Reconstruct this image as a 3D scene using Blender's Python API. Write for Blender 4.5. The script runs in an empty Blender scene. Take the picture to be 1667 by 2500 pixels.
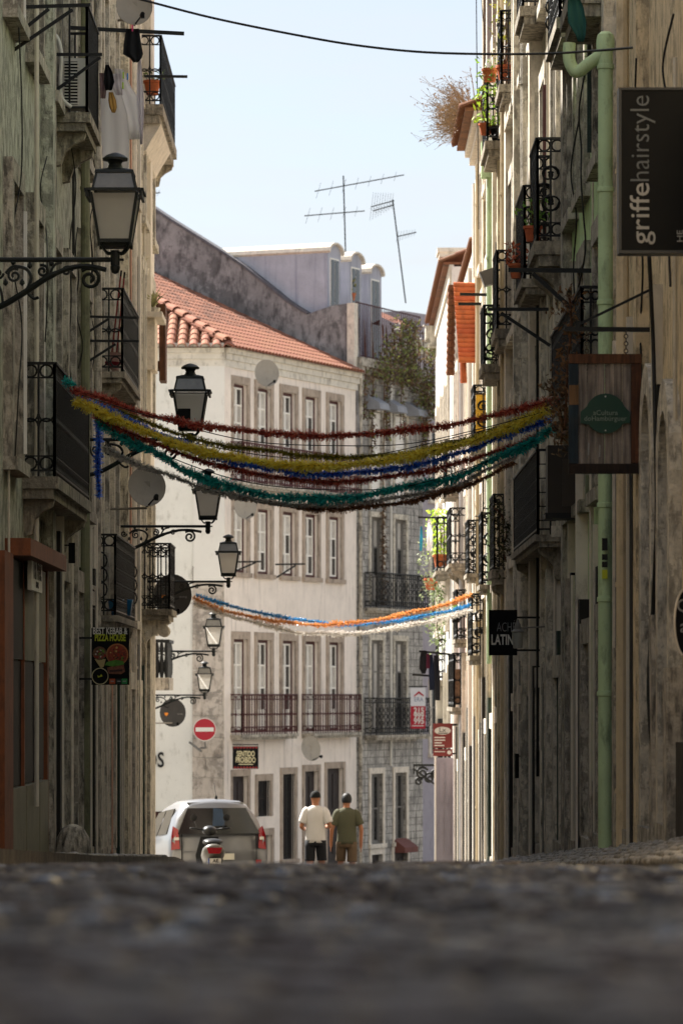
import bpy, math, random
from mathutils import Vector, Matrix, noise
R_ = math.radians
sc = bpy.context.scene
COL = sc.collection
random.seed(7)
# ------------------------------------------------------------------ camera
# metres; the eye is the origin, the street runs along +Y and falls away; focal length 135 mm on a 36 mm high frame
F, CX, HY = 9375.0, 833.5, 1700.0
cam = bpy.data.cameras.new('camera'); camo = bpy.data.objects.new('camera', cam); COL.objects.link(camo)
camo.rotation_euler = (math.pi/2, 0, 0)
cam.sensor_fit = 'VERTICAL'; cam.sensor_height = 36; cam.sensor_width = 24; cam.lens = 135
cam.shift_y = (HY-1250)/2500; cam.clip_start = .2; cam.clip_end = 6000
cam.dof.use_dof = True; cam.dof.focus_distance = 41; cam.dof.aperture_fstop = 5.0
sc.camera = camo
# ------------------------------------------------------------------ sky, sun, exposure
SUN_EL, SUN_AZ = 47.0, -44.0      # degrees; azimuth from +Y, negative = towards -X: ahead and to the left
w = bpy.data.worlds.new('World'); sc.world = w; w.use_nodes = True
nt = w.node_tree; nt.nodes.clear()
sky = nt.nodes.new('ShaderNodeTexSky'); sky.sky_type = 'NISHITA'; sky.sun_disc = False
sky.sun_elevation = R_(SUN_EL); sky.sun_rotation = R_(SUN_AZ); sky.air_density = 1.0; sky.dust_density = 1.0; sky.ozone_density = 1.0
bg = nt.nodes.new('ShaderNodeBackground'); wo = nt.nodes.new('ShaderNodeOutputWorld')
# thin cirrus veil over the whole sky
tc = nt.nodes.new('ShaderNodeTexCoord'); mp = nt.nodes.new('ShaderNodeMapping'); mp.inputs['Scale'].default_value = (3, 3, 16)
nz = nt.nodes.new('ShaderNodeTexNoise'); nz.inputs['Scale'].default_value = 2.2; nz.inputs['Detail'].default_value = 7; nz.inputs['Roughness'].default_value = .6
rp = nt.nodes.new('ShaderNodeValToRGB'); rp.color_ramp.elements[0].position = .45; rp.color_ramp.elements[1].position = .75
rp.color_ramp.elements[0].color = (.5, .5, .5, 1); rp.color_ramp.elements[1].color = (.9, .9, .9, 1)
mx = nt.nodes.new('ShaderNodeMixRGB'); mx.inputs[2].default_value = (5.2, 5.35, 5.6, 1)
L = nt.links.new
L(tc.outputs['Generated'], mp.inputs['Vector']); L(mp.outputs[0], nz.inputs['Vector']); L(nz.outputs['Fac'], rp.inputs[0])
L(rp.outputs[0], mx.inputs[0]); L(sky.outputs[0], mx.inputs[1]); L(mx.outputs[0], bg.inputs[0]); L(bg.outputs[0], wo.inputs[0])
bg.inputs[1].default_value = .05
sun = bpy.data.lights.new('sun', 'SUN'); suno = bpy.data.objects.new('sun', sun); COL.objects.link(suno)
sun.energy = 5.0; sun.angle = R_(.55); sun.color = (1, .955, .88)
el, az = R_(SUN_EL), R_(SUN_AZ)
sdir = Vector((math.sin(az)*math.cos(el), math.cos(az)*math.cos(el), math.sin(el)))
suno.rotation_euler = sdir.to_track_quat('Z', 'Y').to_euler()
sc.view_settings.view_transform = 'Standard'; sc.view_settings.look = 'None'; sc.view_settings.gamma = 1
sc.view_settings.use_curve_mapping = False
sc.view_settings.exposure = 1.735
sc.render.engine = 'CYCLES'
sc.cycles.use_denoising = True; sc.cycles.max_bounces = 6; sc.cycles.diffuse_bounces = 4
sc.cycles.sample_clamp_indirect = 6
# ------------------------------------------------------------------ helpers
XL, XR = -3.1, 2.4
def P(px, py, d): return Vector(((px-CX)*d/F, d, (HY-py)*d/F))
def dl(px): return XL*F/(px-CX)
def dr(px): return XR*F/(px-CX)
def lin(h):
    h = h.lstrip('#'); c = [int(h[i:i+2], 16)/255 for i in (0, 2, 4)]
    return tuple(x/12.92 if x <= .04045 else ((x+.055)/1.055)**2.4 for x in c)
class MB:
    def __init__(s): s.v, s.f = [], []
    def add(s, vs, fs):
        n = len(s.v); s.v += [tuple(v) for v in vs]; s.f += [tuple(i+n for i in f) for f in fs]; return s
    def hexa(s, p):   # 8 points: bottom 0-3, top 4-7
        return s.add(p, [(0,3,2,1),(4,5,6,7),(0,1,5,4),(1,2,6,5),(2,3,7,6),(3,0,4,7)])
    def box(s, x0, y0, z0, x1, y1, z1):
        return s.hexa([(x0,y0,z0),(x1,y0,z0),(x1,y1,z0),(x0,y1,z0),(x0,y0,z1),(x1,y0,z1),(x1,y1,z1),(x0,y1,z1)])
    def bar(s, p, q, w, h=None, up=(0,0,1)):
        p, q = Vector(p), Vector(q); h = h or w; t = (q-p).normalized(); u = Vector(up)
        if abs(t.dot(u)) > .95: u = Vector((0,1,0))
        a = t.cross(u).normalized()*w/2; b = a.cross(t).normalized()*h/2
        return s.hexa([p-a-b, p+a-b, q+a-b, q-a-b, p-a+b, p+a+b, q+a+b, q-a+b])
    def tube(s, pts, r, n=6, caps=True):
        pts = [Vector(p) for p in pts]; m = len(pts); rs = r if isinstance(r, (list, tuple)) else [r]*m
        ref = None; base = len(s.v)
        for i, p in enumerate(pts):
            t = (pts[min(i+1, m-1)]-pts[max(i-1, 0)])
            t = t.normalized() if t.length > 1e-9 else Vector((0,0,1))
            if ref is None: ref = Vector((0,0,1)) if abs(t.z) < .9 else Vector((1,0,0))
            a = t.cross(ref)
            if a.length < 1e-6: a = t.cross(Vector((.3,.9,.2)))
            a.normalize(); b = a.cross(t).normalized(); ref = b
            for k in range(n):
                an = 2*math.pi*k/n; s.v.append(tuple(p+(a*math.cos(an)+b*math.sin(an))*rs[i]))
        for i in range(m-1):
            for k in range(n):
                k2 = (k+1) % n
                s.f.append((base+i*n+k, base+i*n+k2, base+(i+1)*n+k2, base+(i+1)*n+k))
        if caps:
            s.f.append(tuple(base+k for k in range(n))[::-1]); s.f.append(tuple(base+(m-1)*n+k for k in range(n)))
        return s
    def lathe(s, prof, c, n=12, ax=Vector((1,0,0)), ay=Vector((0,1,0)), az=Vector((0,0,1))):
        c = Vector(c); base = len(s.v); m = len(prof)
        for r, z in prof:
            for k in range(n):
                an = 2*math.pi*k/n; s.v.append(tuple(c+ax*r*math.cos(an)+ay*r*math.sin(an)+az*z))
        for i in range(m-1):
            for k in range(n):
                k2 = (k+1) % n; s.f.append((base+i*n+k, base+i*n+k2, base+(i+1)*n+k2, base+(i+1)*n+k))
        s.f.append(tuple(base+k for k in range(n))[::-1]); s.f.append(tuple(base+(m-1)*n+k for k in range(n)))
        return s
    def prism(s, poly, ext):
        n = len(poly); ext = Vector(ext); a = [Vector(p) for p in poly]; b = [p+ext for p in a]
        return s.add(a+b, [tuple(range(n))[::-1], tuple(range(n, 2*n))]+[(i, (i+1) % n, n+(i+1) % n, n+i) for i in range(n)])
    def ring(s, c, ax, ay, R, r, n=14, m=5, a0=0, a1=2*math.pi):
        c = Vector(c); full = abs(a1-a0-2*math.pi) < 1e-6
        pts = [c+ax*R*math.cos(a0+(a1-a0)*i/n)+ay*R*math.sin(a0+(a1-a0)*i/n) for i in range(n+1)]
        return s.tube(pts, r, m)
    def loft(s, rings, caps=True):
        n = len(rings[0]); base = len(s.v)
        for r in rings: s.v += [tuple(p) for p in r]
        for i in range(len(rings)-1):
            for k in range(n):
                k2 = (k+1) % n; s.f.append((base+i*n+k, base+i*n+k2, base+(i+1)*n+k2, base+(i+1)*n+k))
        if caps:
            s.f.append(tuple(base+k for k in range(n))[::-1]); s.f.append(tuple(base+(len(rings)-1)*n+k for k in range(n)))
        return s
ORG = {}
def root_of(o):
    while o.parent: o = o.parent
    return o
def setp(o, label=None, cat=None, group=None, kind=None):
    if label: o['label'] = label
    if cat: o['category'] = cat
    if group: o['group'] = group
    if kind: o['kind'] = kind
    return o
def thing(name, label, cat, loc, group=None):
    o = bpy.data.objects.new(name, None); COL.objects.link(o); o.location = Vector(loc); o.empty_display_size = .2
    ORG[o.name] = Vector(loc); return setp(o, label, cat, group)
def mesh_of(name, mb, mat, off, smooth=False):
    me = bpy.data.meshes.new(name)
    me.from_pydata([(x-off.x, y-off.y, z-off.z) for x, y, z in mb.v], [], mb.f)
    if smooth: me.polygons.foreach_set('use_smooth', [True]*len(me.polygons))
    if mat: me.materials.append(mat)
    me.update(); return me
def obj(name, mb, mat, parent=None, smooth=False, label=None, cat=None, group=None, kind=None, auto=False):
    off = ORG[root_of(parent).name] if parent else Vector((0,0,0))
    if not parent:
        n = len(mb.v); off = Vector((sum(v[0] for v in mb.v)/n, sum(v[1] for v in mb.v)/n, min(v[2] for v in mb.v)))
    me = mesh_of(name, mb, mat, off, smooth or auto)
    if auto:
        me.set_sharp_from_angle(angle=R_(35))
    o = bpy.data.objects.new(name, me); COL.objects.link(o)
    if parent: o.parent = parent
    else: o.location = off; ORG[o.name] = off
    return setp(o, label, cat, group, kind)
def inst(name, me, mtx, parent):
    o = bpy.data.objects.new(name, me); COL.objects.link(o); o.parent = parent
    o.matrix_local = Matrix.Translation(-ORG[root_of(parent).name]) @ mtx
    return o
_T = {}
def text(s, size, bold=0.0):
    k = (s, size, bold)
    if k not in _T:
        cu = bpy.data.curves.new('lettering', 'FONT'); cu.body = s; cu.size = size; cu.offset = bold; cu.resolution_u = 3
        cu.align_x = 'CENTER'; cu.align_y = 'CENTER'; cu.extrude = .0015
        o = bpy.data.objects.new('lettering', cu); COL.objects.link(o)
        dg = bpy.context.evaluated_depsgraph_get(); me = bpy.data.meshes.new_from_object(o.evaluated_get(dg))
        _T[k] = ([v.co.copy() for v in me.vertices], [tuple(p.vertices) for p in me.polygons])
        bpy.data.objects.remove(o); bpy.data.curves.remove(cu); bpy.data.meshes.remove(me)
    return _T[k]
def letter(mb, s, size, c, ux=Vector((1,0,0)), uy=Vector((0,0,1)), bold=0.0, sx=1.0, w=None):
    """write s centred on c in the plane ux,uy; w = wanted width in metres"""
    vs, fs = text(s, size, bold); c = Vector(c); n = ux.cross(uy).normalized()
    if w:
        x0 = min(v.x for v in vs); x1 = max(v.x for v in vs); sx = w/(x1-x0); mid = (x0+x1)/2
    else: mid = 0
    return mb.add([c+ux*(v.x-mid)*sx+uy*v.y+n*v.z for v in vs], fs)
# ------------------------------------------------------------------ materials
_M = {}
def mat(name, col, rough=.85, var=.18, scale=2.5, grime=0., gcol='2a2620', bump=.15, bscale=30., metal=0., spec=.35, island=0., zs=1.3, gs=1., tex=None, coat=0.):
    if name in _M: return _M[name]
    m = bpy.data.materials.new(name); m.use_nodes = True; t = m.node_tree; b = t.nodes['Principled BSDF']; K = t.links.new
    c = lin(col) if isinstance(col, str) else col
    b.inputs['Roughness'].default_value = rough; b.inputs['Metallic'].default_value = metal; b.inputs['Specular IOR Level'].default_value = spec
    if coat: b.inputs['Coat Weight'].default_value = coat; b.inputs['Coat Roughness'].default_value = .08
    tcn = t.nodes.new('ShaderNodeTexCoord')
    n1 = t.nodes.new('ShaderNodeTexNoise'); n1.inputs['Scale'].default_value = scale; n1.inputs['Detail'].default_value = 8; n1.inputs['Roughness'].default_value = .65
    K(tcn.outputs['Object'], n1.inputs['Vector'])
    r1 = t.nodes.new('ShaderNodeValToRGB'); e = r1.color_ramp.elements
    e[0].position = .3; e[1].position = .72
    e[0].color = (*[x*(1-var) for x in c], 1); e[1].color = (*[min(1, x*(1+var)) for x in c], 1)
    K(n1.outputs['Fac'], r1.inputs[0]); out = r1.outputs[0]
    if tex == 'tile':       # small glazed facade tiles, running along the facade
        mpn = t.nodes.new('ShaderNodeMapping'); mpn.inputs['Rotation'].default_value = (0, 0, -math.atan2(.91, .4))
        K(tcn.outputs['Object'], mpn.inputs['Vector'])
        sp = t.nodes.new('ShaderNodeSeparateXYZ'); cb = t.nodes.new('ShaderNodeCombineXYZ')
        K(mpn.outputs[0], sp.inputs[0]); K(sp.outputs['X'], cb.inputs['X']); K(sp.outputs['Z'], cb.inputs['Y'])
        br = t.nodes.new('ShaderNodeTexBrick'); br.inputs['Scale'].default_value = 1; br.offset = 0
        br.inputs['Brick Width'].default_value = .2; br.inputs['Row Height'].default_value = .2; br.inputs['Mortar Size'].default_value = .012
        br.inputs['Mortar'].default_value = (.12, .11, .1, 1); br.inputs['Color2'].default_value = (.8, .8, .8, 1); br.inputs['Color1'].default_value = (1, 1, 1, 1)
        K(cb.outputs[0], br.inputs['Vector'])
        ml = t.nodes.new('ShaderNodeMixRGB'); ml.blend_type = 'MULTIPLY'; ml.inputs[0].default_value = .8
        K(out, ml.inputs[1]); K(br.outputs['Color'], ml.inputs[2]); out = ml.outputs[0]
    if tex == 'wood':
        mpn = t.nodes.new('ShaderNodeMapping'); mpn.inputs['Scale'].default_value = (28, 28, 1.6); K(tcn.outputs['Object'], mpn.inputs['Vector'])
        nw = t.nodes.new('ShaderNodeTexNoise'); nw.inputs['Scale'].default_value = 1.5; nw.inputs['Detail'].default_value = 6; K(mpn.outputs[0], nw.inputs['Vector'])
        rw = t.nodes.new('ShaderNodeValToRGB'); rw.color_ramp.elements[0].position = .35; rw.color_ramp.elements[1].position = .7
        rw.color_ramp.elements[0].color = (.45, .45, .45, 1); rw.color_ramp.elements[1].color = (1.25, 1.22, 1.18, 1)
        K(nw.outputs['Fac'], rw.inputs[0])
        ml = t.nodes.new('ShaderNodeMixRGB'); ml.blend_type = 'MULTIPLY'; ml.inputs[0].default_value = 1; K(out, ml.inputs[1]); K(rw.outputs[0], ml.inputs[2]); out = ml.outputs[0]
    if grime:
        mpn = t.nodes.new('ShaderNodeMapping'); mpn.inputs['Scale'].default_value = (3.2*gs, 3.2*gs, zs*gs**.5); K(tcn.outputs['Object'], mpn.inputs['Vector'])
        n2 = t.nodes.new('ShaderNodeTexNoise'); n2.inputs['Scale'].default_value = 1.6; n2.inputs['Detail'].default_value = 9; n2.inputs['Roughness'].default_value = .7
        K(mpn.outputs[0], n2.inputs['Vector'])
        r2 = t.nodes.new('ShaderNodeValToRGB'); r2.color_ramp.elements[0].position = .61-.2*grime; r2.color_ramp.elements[1].position = .77-.18*grime
        r2.color_ramp.elements[1].color = (min(1, .35+grime*.6),)*3+(1,)
        K(n2.outputs['Fac'], r2.inputs[0])
        n3 = t.nodes.new('ShaderNodeTexNoise'); n3.inputs['Scale'].default_value = 6*gs; n3.inputs['Detail'].default_value = 10; n3.inputs['Roughness'].default_value = .8
        K(tcn.outputs['Object'], n3.inputs['Vector'])
        r3 = t.nodes.new('ShaderNodeValToRGB'); r3.color_ramp.elements[0].position = .56; r3.color_ramp.elements[1].position = .7
        r3.color_ramp.elements[1].color = (grime*.8,)*3+(1,)
        K(n3.outputs['Fac'], r3.inputs[0])
        ad = t.nodes.new('ShaderNodeMixRGB'); ad.blend_type = 'ADD'; ad.use_clamp = True; ad.inputs[0].default_value = 1
        K(r2.outputs[0], ad.inputs[1]); K(r3.outputs[0], ad.inputs[2])
        mg = t.nodes.new('ShaderNodeMixRGB'); mg.inputs[2].default_value = (*lin(gcol), 1)
        K(ad.outputs[0], mg.inputs[0]); K(out, mg.inputs[1]); out = mg.outputs[0]
    if grime >= .6:      # sharp-edged patches where the render has come away
        n5 = t.nodes.new('ShaderNodeTexNoise'); n5.inputs['Scale'].default_value = 1.1*gs; n5.inputs['Detail'].default_value = 14; n5.inputs['Roughness'].default_value = .72
        K(tcn.outputs['Object'], n5.inputs['Vector'])
        r5 = t.nodes.new('ShaderNodeValToRGB'); r5.color_ramp.elements[0].position = .53; r5.color_ramp.elements[1].position = .56; r5.color_ramp.elements[1].color = (.62,)*3+(1,)
        K(n5.outputs['Fac'], r5.inputs[0]); mp5 = t.nodes.new('ShaderNodeMixRGB'); mp5.inputs[2].default_value = (*[x*.32+.012 for x in c], 1)
        K(r5.outputs[0], mp5.inputs[0]); K(out, mp5.inputs[1]); out = mp5.outputs[0]
    if island:
        ge = t.nodes.new('ShaderNodeNewGeometry'); hs = t.nodes.new('ShaderNodeHueSaturation'); mr = t.nodes.new('ShaderNodeMapRange')
        mr.inputs[3].default_value = 1-island; mr.inputs[4].default_value = 1+island
        K(ge.outputs['Random Per Island'], mr.inputs[0]); K(mr.outputs[0], hs.inputs['Value']); K(out, hs.inputs['Color'])
        m2 = t.nodes.new('ShaderNodeMapRange'); m2.inputs[3].default_value = .5-.03*island; m2.inputs[4].default_value = .5+.03*island
        ob = t.nodes.new('ShaderNodeObjectInfo'); K(ob.outputs['Random'], m2.inputs[0]); K(m2.outputs[0], hs.inputs['Hue'])
        out = hs.outputs[0]
    K(out, b.inputs['Base Color'])
    if bump:
        n4 = t.nodes.new('ShaderNodeTexNoise'); n4.inputs['Scale'].default_value = bscale; n4.inputs['Detail'].default_value = 6; K(tcn.outputs['Object'], n4.inputs['Vector'])
        bp = t.nodes.new('ShaderNodeBump'); bp.inputs['Strength'].default_value = bump; bp.inputs['Distance'].default_value = .02
        K(n4.outputs['Fac'], bp.inputs['Height']); K(bp.outputs[0], b.inputs['Normal'])
    _M[name] = m; return m
def leafmat(name, c1, c2, rough=.6):
    if name in _M: return _M[name]
    m = bpy.data.materials.new(name); m.use_nodes = True; t = m.node_tree; b = t.nodes['Principled BSDF']; K = t.links.new
    ge = t.nodes.new('ShaderNodeNewGeometry'); r = t.nodes.new('ShaderNodeValToRGB')
    r.color_ramp.elements[0].color = (*lin(c1), 1); r.color_ramp.elements[1].color = (*lin(c2), 1)
    K(ge.outputs['Random Per Island'], r.inputs[0]); K(r.outputs[0], b.inputs['Base Color']); b.inputs['Roughness'].default_value = rough
    tr = t.nodes.new('ShaderNodeBsdfTranslucent'); K(r.outputs[0], tr.inputs[0]); ms = t.nodes.new('ShaderNodeMixShader'); ms.inputs[0].default_value = .35
    K(b.outputs[0], ms.inputs[1]); K(tr.outputs[0], ms.inputs[2]); K(ms.outputs[0], t.nodes['Material Output'].inputs[0])
    _M[name] = m; return m
IRON = mat('painted_iron', '101111', .55, .4, 12, .2, '33291f', .25, 60)
IRONG = mat('green_black_iron', '0e1412', .5, .4, 12, .12, '2a3029', .25, 60)
RUST = mat('dark_red_iron', '4a1f20', .6, .3, 10, .3, '241614', .2, 60)
STONE = mat('limestone', 'cfc6b5', .85, .3, 8, .6, '2e2822', .6, 40, gs=3)
STONED = mat('soot_stained_limestone', 'b8afa0', .88, .35, 9, .76, '1f1c18', .7, 40, gs=3)
STONEL = mat('pale_limestone', 'd8cdbd', .85, .2, 6, .35, '5e5448', .4, 35, gs=2.2)
SLAB = mat('weathered_balcony_stone', 'a39988', .9, .35, 9, .72, '1f1c18', .9, 30, zs=1.2, gs=2.6)
GLASS = mat('dark_window_glass', '1a1d20', .06, .1, 1, bump=0, spec=.8)
GLASSL = mat('curtain_reflection_glass', 'bdb7ae', .1, .35, 1.4, bump=0, spec=.8)  # pale for curtains and for the reflected sunlit wall put into the colour
WHITEW = mat('white_window_paint', 'e6e1d8', .5, .08, 6, .12, bump=.05)
REDW = mat('oxblood_window_paint', '4a2624', .55, .2, 6, .15, bump=.05)
GREYW = mat('grey_window_paint', '77736d', .6, .2, 6, .25, bump=.05)
DARKW = mat('dark_brown_door_wood', '2e2320', .6, .3, 5, .2, bump=.2, tex='wood')
GREENW = mat('bottle_green_door_paint', '24352c', .55, .2, 5, .2, bump=.1)
WOODB = mat('brown_weathered_wood', '5e3c26', .8, .3, 6, .35, '241a14', .3, 40, tex='wood')
TERRA = mat('terracotta_tile', '96624b', .88, .4, 6, .6, '43352d', .4, 30, island=.22)
TERRAO = mat('bright_terracotta_tile', 'b8623c', .85, .25, 6, .4, '5a3a2c', .4, 30, island=.2)
TERRAD = mat('old_brown_tile', '7a5138', .88, .3, 6, .6, '2e241c', .5, 24, island=.25)
PLASTIC = mat('black_cable_plastic', '191817', .6, .1, 8, bump=0)
DISHM = mat('grey_dish_paint', '8b8479', .5, .1, 4, .15, bump=.03)
DISHD = mat('charcoal_dish_paint', '3c3a39', .55, .12, 4, .1, bump=.03)
WHITEP = mat('white_plastic', 'cfcac0', .5, .08, 5, .15, bump=.02)
BLACKP = mat('black_sign_board', '070707', .6, .2, 4, bump=.02, spec=.15)
INKW = mat('white_print', 'd9d4cc', .6, .04, 8, bump=0)
INKG = mat('grey_print', '8c8a88', .6, .04, 8, bump=0)
INKB = mat('black_print', '151413', .6, .1, 8, bump=0)
# ------------------------------------------------------------------ facade frames
class Fr:
    """a facade: origin O (x,y), u along it, n outward; p(a,o,z): a along, o out of the wall"""
    def __init__(s, O, u, n): s.O, s.u, s.n = Vector((*O, 0)), Vector((*u, 0)).normalized(), Vector((*n, 0)).normalized()
    def p(s, a, o, z): return s.O+s.u*a+s.n*o+Vector((0, 0, z))
    def box(s, mb, a0, a1, o0, o1, z0, z1):
        return mb.hexa([s.p(a0,o0,z0), s.p(a1,o0,z0), s.p(a1,o1,z0), s.p(a0,o1,z0), s.p(a0,o0,z1), s.p(a1,o0,z1), s.p(a1,o1,z1), s.p(a0,o1,z1)])
FL = Fr((XL, 0), (0, 1), (1, 0))     # left side of the street: a = distance from the camera
FR = Fr((XR, 0), (0, 1), (-1, 0))
def wall_mesh(fr, a0, a1, z0, z1, holes, rec, depth):
    """front with real openings, their reveals, and the closed body behind"""
    mb = MB(); hs = [(c-w/2, c+w/2, zb, zt) for c, w, zb, zt in holes]
    A = sorted({a0, a1} | {x for h in hs for x in h[:2] if a0 < x < a1}); Z = sorted({z0, z1} | {x for h in hs for x in h[2:4] if z0 < x < z1})
    for i in range(len(A)-1):
        for j in range(len(Z)-1):
            am, zm = (A[i]+A[i+1])/2, (Z[j]+Z[j+1])/2
            if any(h[0] < am < h[1] and h[2] < zm < h[3] for h in hs): continue
            mb.add([fr.p(A[i],0,Z[j]), fr.p(A[i+1],0,Z[j]), fr.p(A[i+1],0,Z[j+1]), fr.p(A[i],0,Z[j+1])], [(0,1,2,3)])
    for b0, b1, zb, zt in hs:
        q = [(b0,zb),(b1,zb),(b1,zt),(b0,zt)]
        for k in range(4):
            (x0,y0),(x1,y1) = q[k], q[(k+1) % 4]
            mb.add([fr.p(x0,0,y0), fr.p(x1,0,y1), fr.p(x1,-rec,y1), fr.p(x0,-rec,y0)], [(0,1,2,3)])
        mb.add([fr.p(b0,-rec,zb), fr.p(b1,-rec,zb), fr.p(b1,-rec,zt), fr.p(b0,-rec,zt)], [(0,1,2,3)])
    for q in ([(a0,0),(a0,-depth)], [(a0,-depth),(a1,-depth)], [(a1,-depth),(a1,0)]):
        (x0,o0),(x1,o1) = q
        mb.add([fr.p(x0,o0,z0), fr.p(x1,o1,z0), fr.p(x1,o1,z1), fr.p(x0,o0,z1)], [(0,1,2,3)])
    mb.add([fr.p(a0,0,z1), fr.p(a1,0,z1), fr.p(a1,-depth,z1), fr.p(a0,-depth,z1)], [(0,1,2,3)])
    return mb
def surround(fr, root, c, w, zb, zt, sw=.16, pr=.05, m=None, sill=True, arch=False):
    mb = MB()
    fr.box(mb, c-w/2-sw, c-w/2, -.02, pr, zb, zt); fr.box(mb, c+w/2, c+w/2+sw, -.02, pr, zb, zt)
    if arch:
        n = 8
        for k in range(n):
            t0, t1 = math.pi*k/n, math.pi*(k+1)/n
            pts = []
            for t, r in ((t0, w/2), (t1, w/2), (t1, w/2+sw), (t0, w/2+sw)): pts.append((c+r*math.cos(t), zt+r*math.sin(t)*1.15))
            mb.prism([fr.p(a, -.02, z) for a, z in pts], fr.n*(pr+.02))
    else:
        fr.box(mb, c-w/2-sw, c+w/2+sw, -.02, pr+.004, zt, zt+sw*1.2)
    if sill: fr.box(mb, c-w/2-sw-.03, c+w/2+sw+.03, -.02, pr+.05, zb-.12, zb)
    return obj('window_surround' if sill else 'door_surround', mb, m or STONE, root)
def window(fr, root, c, w, zb, zt, rec=.14, fm=None, gm=None, rows=3, leaves=2, outer=None, panel=0.):
    """casement: outer frame, two leaves, panes as sub-parts; panel = share of solid panel at the foot"""
    fm = fm or WHITEW; gm = gm or GLASS; o0 = -rec+.012; mb = MB(); t = .05 if not outer else .075
    fr.box(mb, c-w/2, c-w/2+t, o0, o0+.06, zb, zt); fr.box(mb, c+w/2-t, c+w/2, o0, o0+.06, zb, zt)
    fr.box(mb, c-w/2+t, c+w/2-t, o0, o0+.06, zt-t, zt); fr.box(mb, c-w/2+t, c+w/2-t, o0, o0+.06, zb, zb+t)
    win = obj('window', mb, outer or fm, root)
    lw = (w-2*t)/leaves; h0, h1 = zb+t, zt-t; zp = h0+(h1-h0)*panel
    lf = MB()
    for k in range(leaves):
        x0 = c-w/2+t+k*lw; x1 = x0+lw; s = .045
        fr.box(lf, x0+.004, x0+s, o0, o0+.045, h0+.003, h1-.003); fr.box(lf, x1-s, x1-.004, o0, o0+.045, h0+.003, h1-.003)
        for i in range(rows+1):
            z = zp+(h1-zp)*i/rows; z = min(max(z, h0+s/2+.003), h1-s/2-.003)
            fr.box(lf, x0+s, x1-s, o0+.002, o0+.041, z-s/2, z+s/2)
        if panel: fr.box(lf, x0+s, x1-s, o0, o0+.02, h0, zp)
    obj('sash', lf, fm, win)
    for k in range(leaves):
        x0 = c-w/2+t+k*lw+.045; x1 = x0+lw-.09
        for i in range(rows):
            z0 = zp+(h1-zp)*i/rows+.022; z1 = zp+(h1-zp)*(i+1)/rows-.022
            pm = MB(); fr.box(pm, x0-.004, x1+.004, o0+.008, o0+.016, z0-.004, z1+.004); obj('pane', pm, gm if not isinstance(gm, list) else random.choice(gm), win)
    return win
def door(fr, root, c, w, zb, zt, rec=.2, m=None, panels=3):
    mb = MB(); o0 = -rec+.01; fr.box(mb, c-w/2, c+w/2, o0, o0+.04, zb, zt)
    d = obj('door', mb, m or DARKW, root)
    for s in (-1, 1):
        for i in range(panels):
            z0 = zb+(zt-zb)*(i+.12)/panels; z1 = zb+(zt-zb)*(i+.88)/panels
            pm = MB(); fr.box(pm, c+s*w/4-w*.17, c+s*w/4+w*.17, o0+.038, o0+.06, z0, z1); obj('door_panel', pm, m or DARKW, d)
    return d
def iron_panel(mb, p0, p1, z0, z1, style, r=.0125, gap=.12):
    """one side of a railing between two ground points"""
    p0, p1 = Vector(p0), Vector(p1); d = p1-p0; ln = d.length; t = d.normalized(); Zv = Vector((0,0,1))
    n = max(2, int(ln/gap)); at = lambda s, z: p0+t*s+Vector((0,0,z))
    bar = lambda a, b, w, h: mb.bar(a, b, w, h)
    bar(at(0, z1), at(ln, z1), .05, .025); bar(at(0, z0+.06), at(ln, z0+.06), .025, .02)
    for i in range(n+1):
        s = ln*i/n; w = .028 if i in (0, n) else r*1.7
        bar(at(s, z0), at(s, z1), w, w, )
    if style in ('scroll', 'hoop', 'rings'):
        bar(at(0, z1-.14), at(ln, z1-.14), .016, .014); bar(at(0, z0+.2), at(ln, z0+.2), .016, .014)
        g = ln/n
        for i in range(n):
            c = p0+t*(g*(i+.5)); rr = min(g*.46, .062)
            mb.ring(c+Zv*(z1-.075), t, Zv, rr, r*.8, 10, 4); mb.ring(c+Zv*(z0+.13), t, Zv, rr, r*.8, 10, 4)
            if style == 'hoop':
                mb.ring(c+Zv*(z0+(z1-z0)*.5+.06), t, Zv, g*.48, r*.8, 8, 4, math.pi, 2*math.pi)
                mb.ring(c+Zv*(z0+(z1-z0)*.5-.06), t, Zv, g*.48, r*.8, 8, 4, 0, math.pi)
            if style == 'rings' and i % 2 == 0:
                for q in (.32, .5, .68): mb.ring(c+Zv*(z0+(z1-z0)*q), t, Zv, g*.8, r*.8, 12, 4)
    if style == 'scroll':
        h = z1-z0-.36
        for i in range(max(1, int(ln/.3))):
            c = p0+t*(ln*(i+.5)/max(1, int(ln/.3)))
            for sgn in (1, -1):
                for k, (zc, R0) in enumerate(((.3, .11), (.7, .1))):
                    pts = []
                    for q in range(18):
                        an = q*.5; R1 = R0*(1-q/20); pts.append(c+t*sgn*(R1*math.cos(an)-.02)+Zv*(z0+.2+h*zc+R1*math.sin(an)*(1 if k else -1)))
                    mb.tube(pts, r*.85, 4)
    if style == 'lattice':
        for q in range(1, 6): bar(at(0, z0+(z1-z0)*q/6), at(ln, z0+(z1-z0)*q/6), .012, .012)
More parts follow.
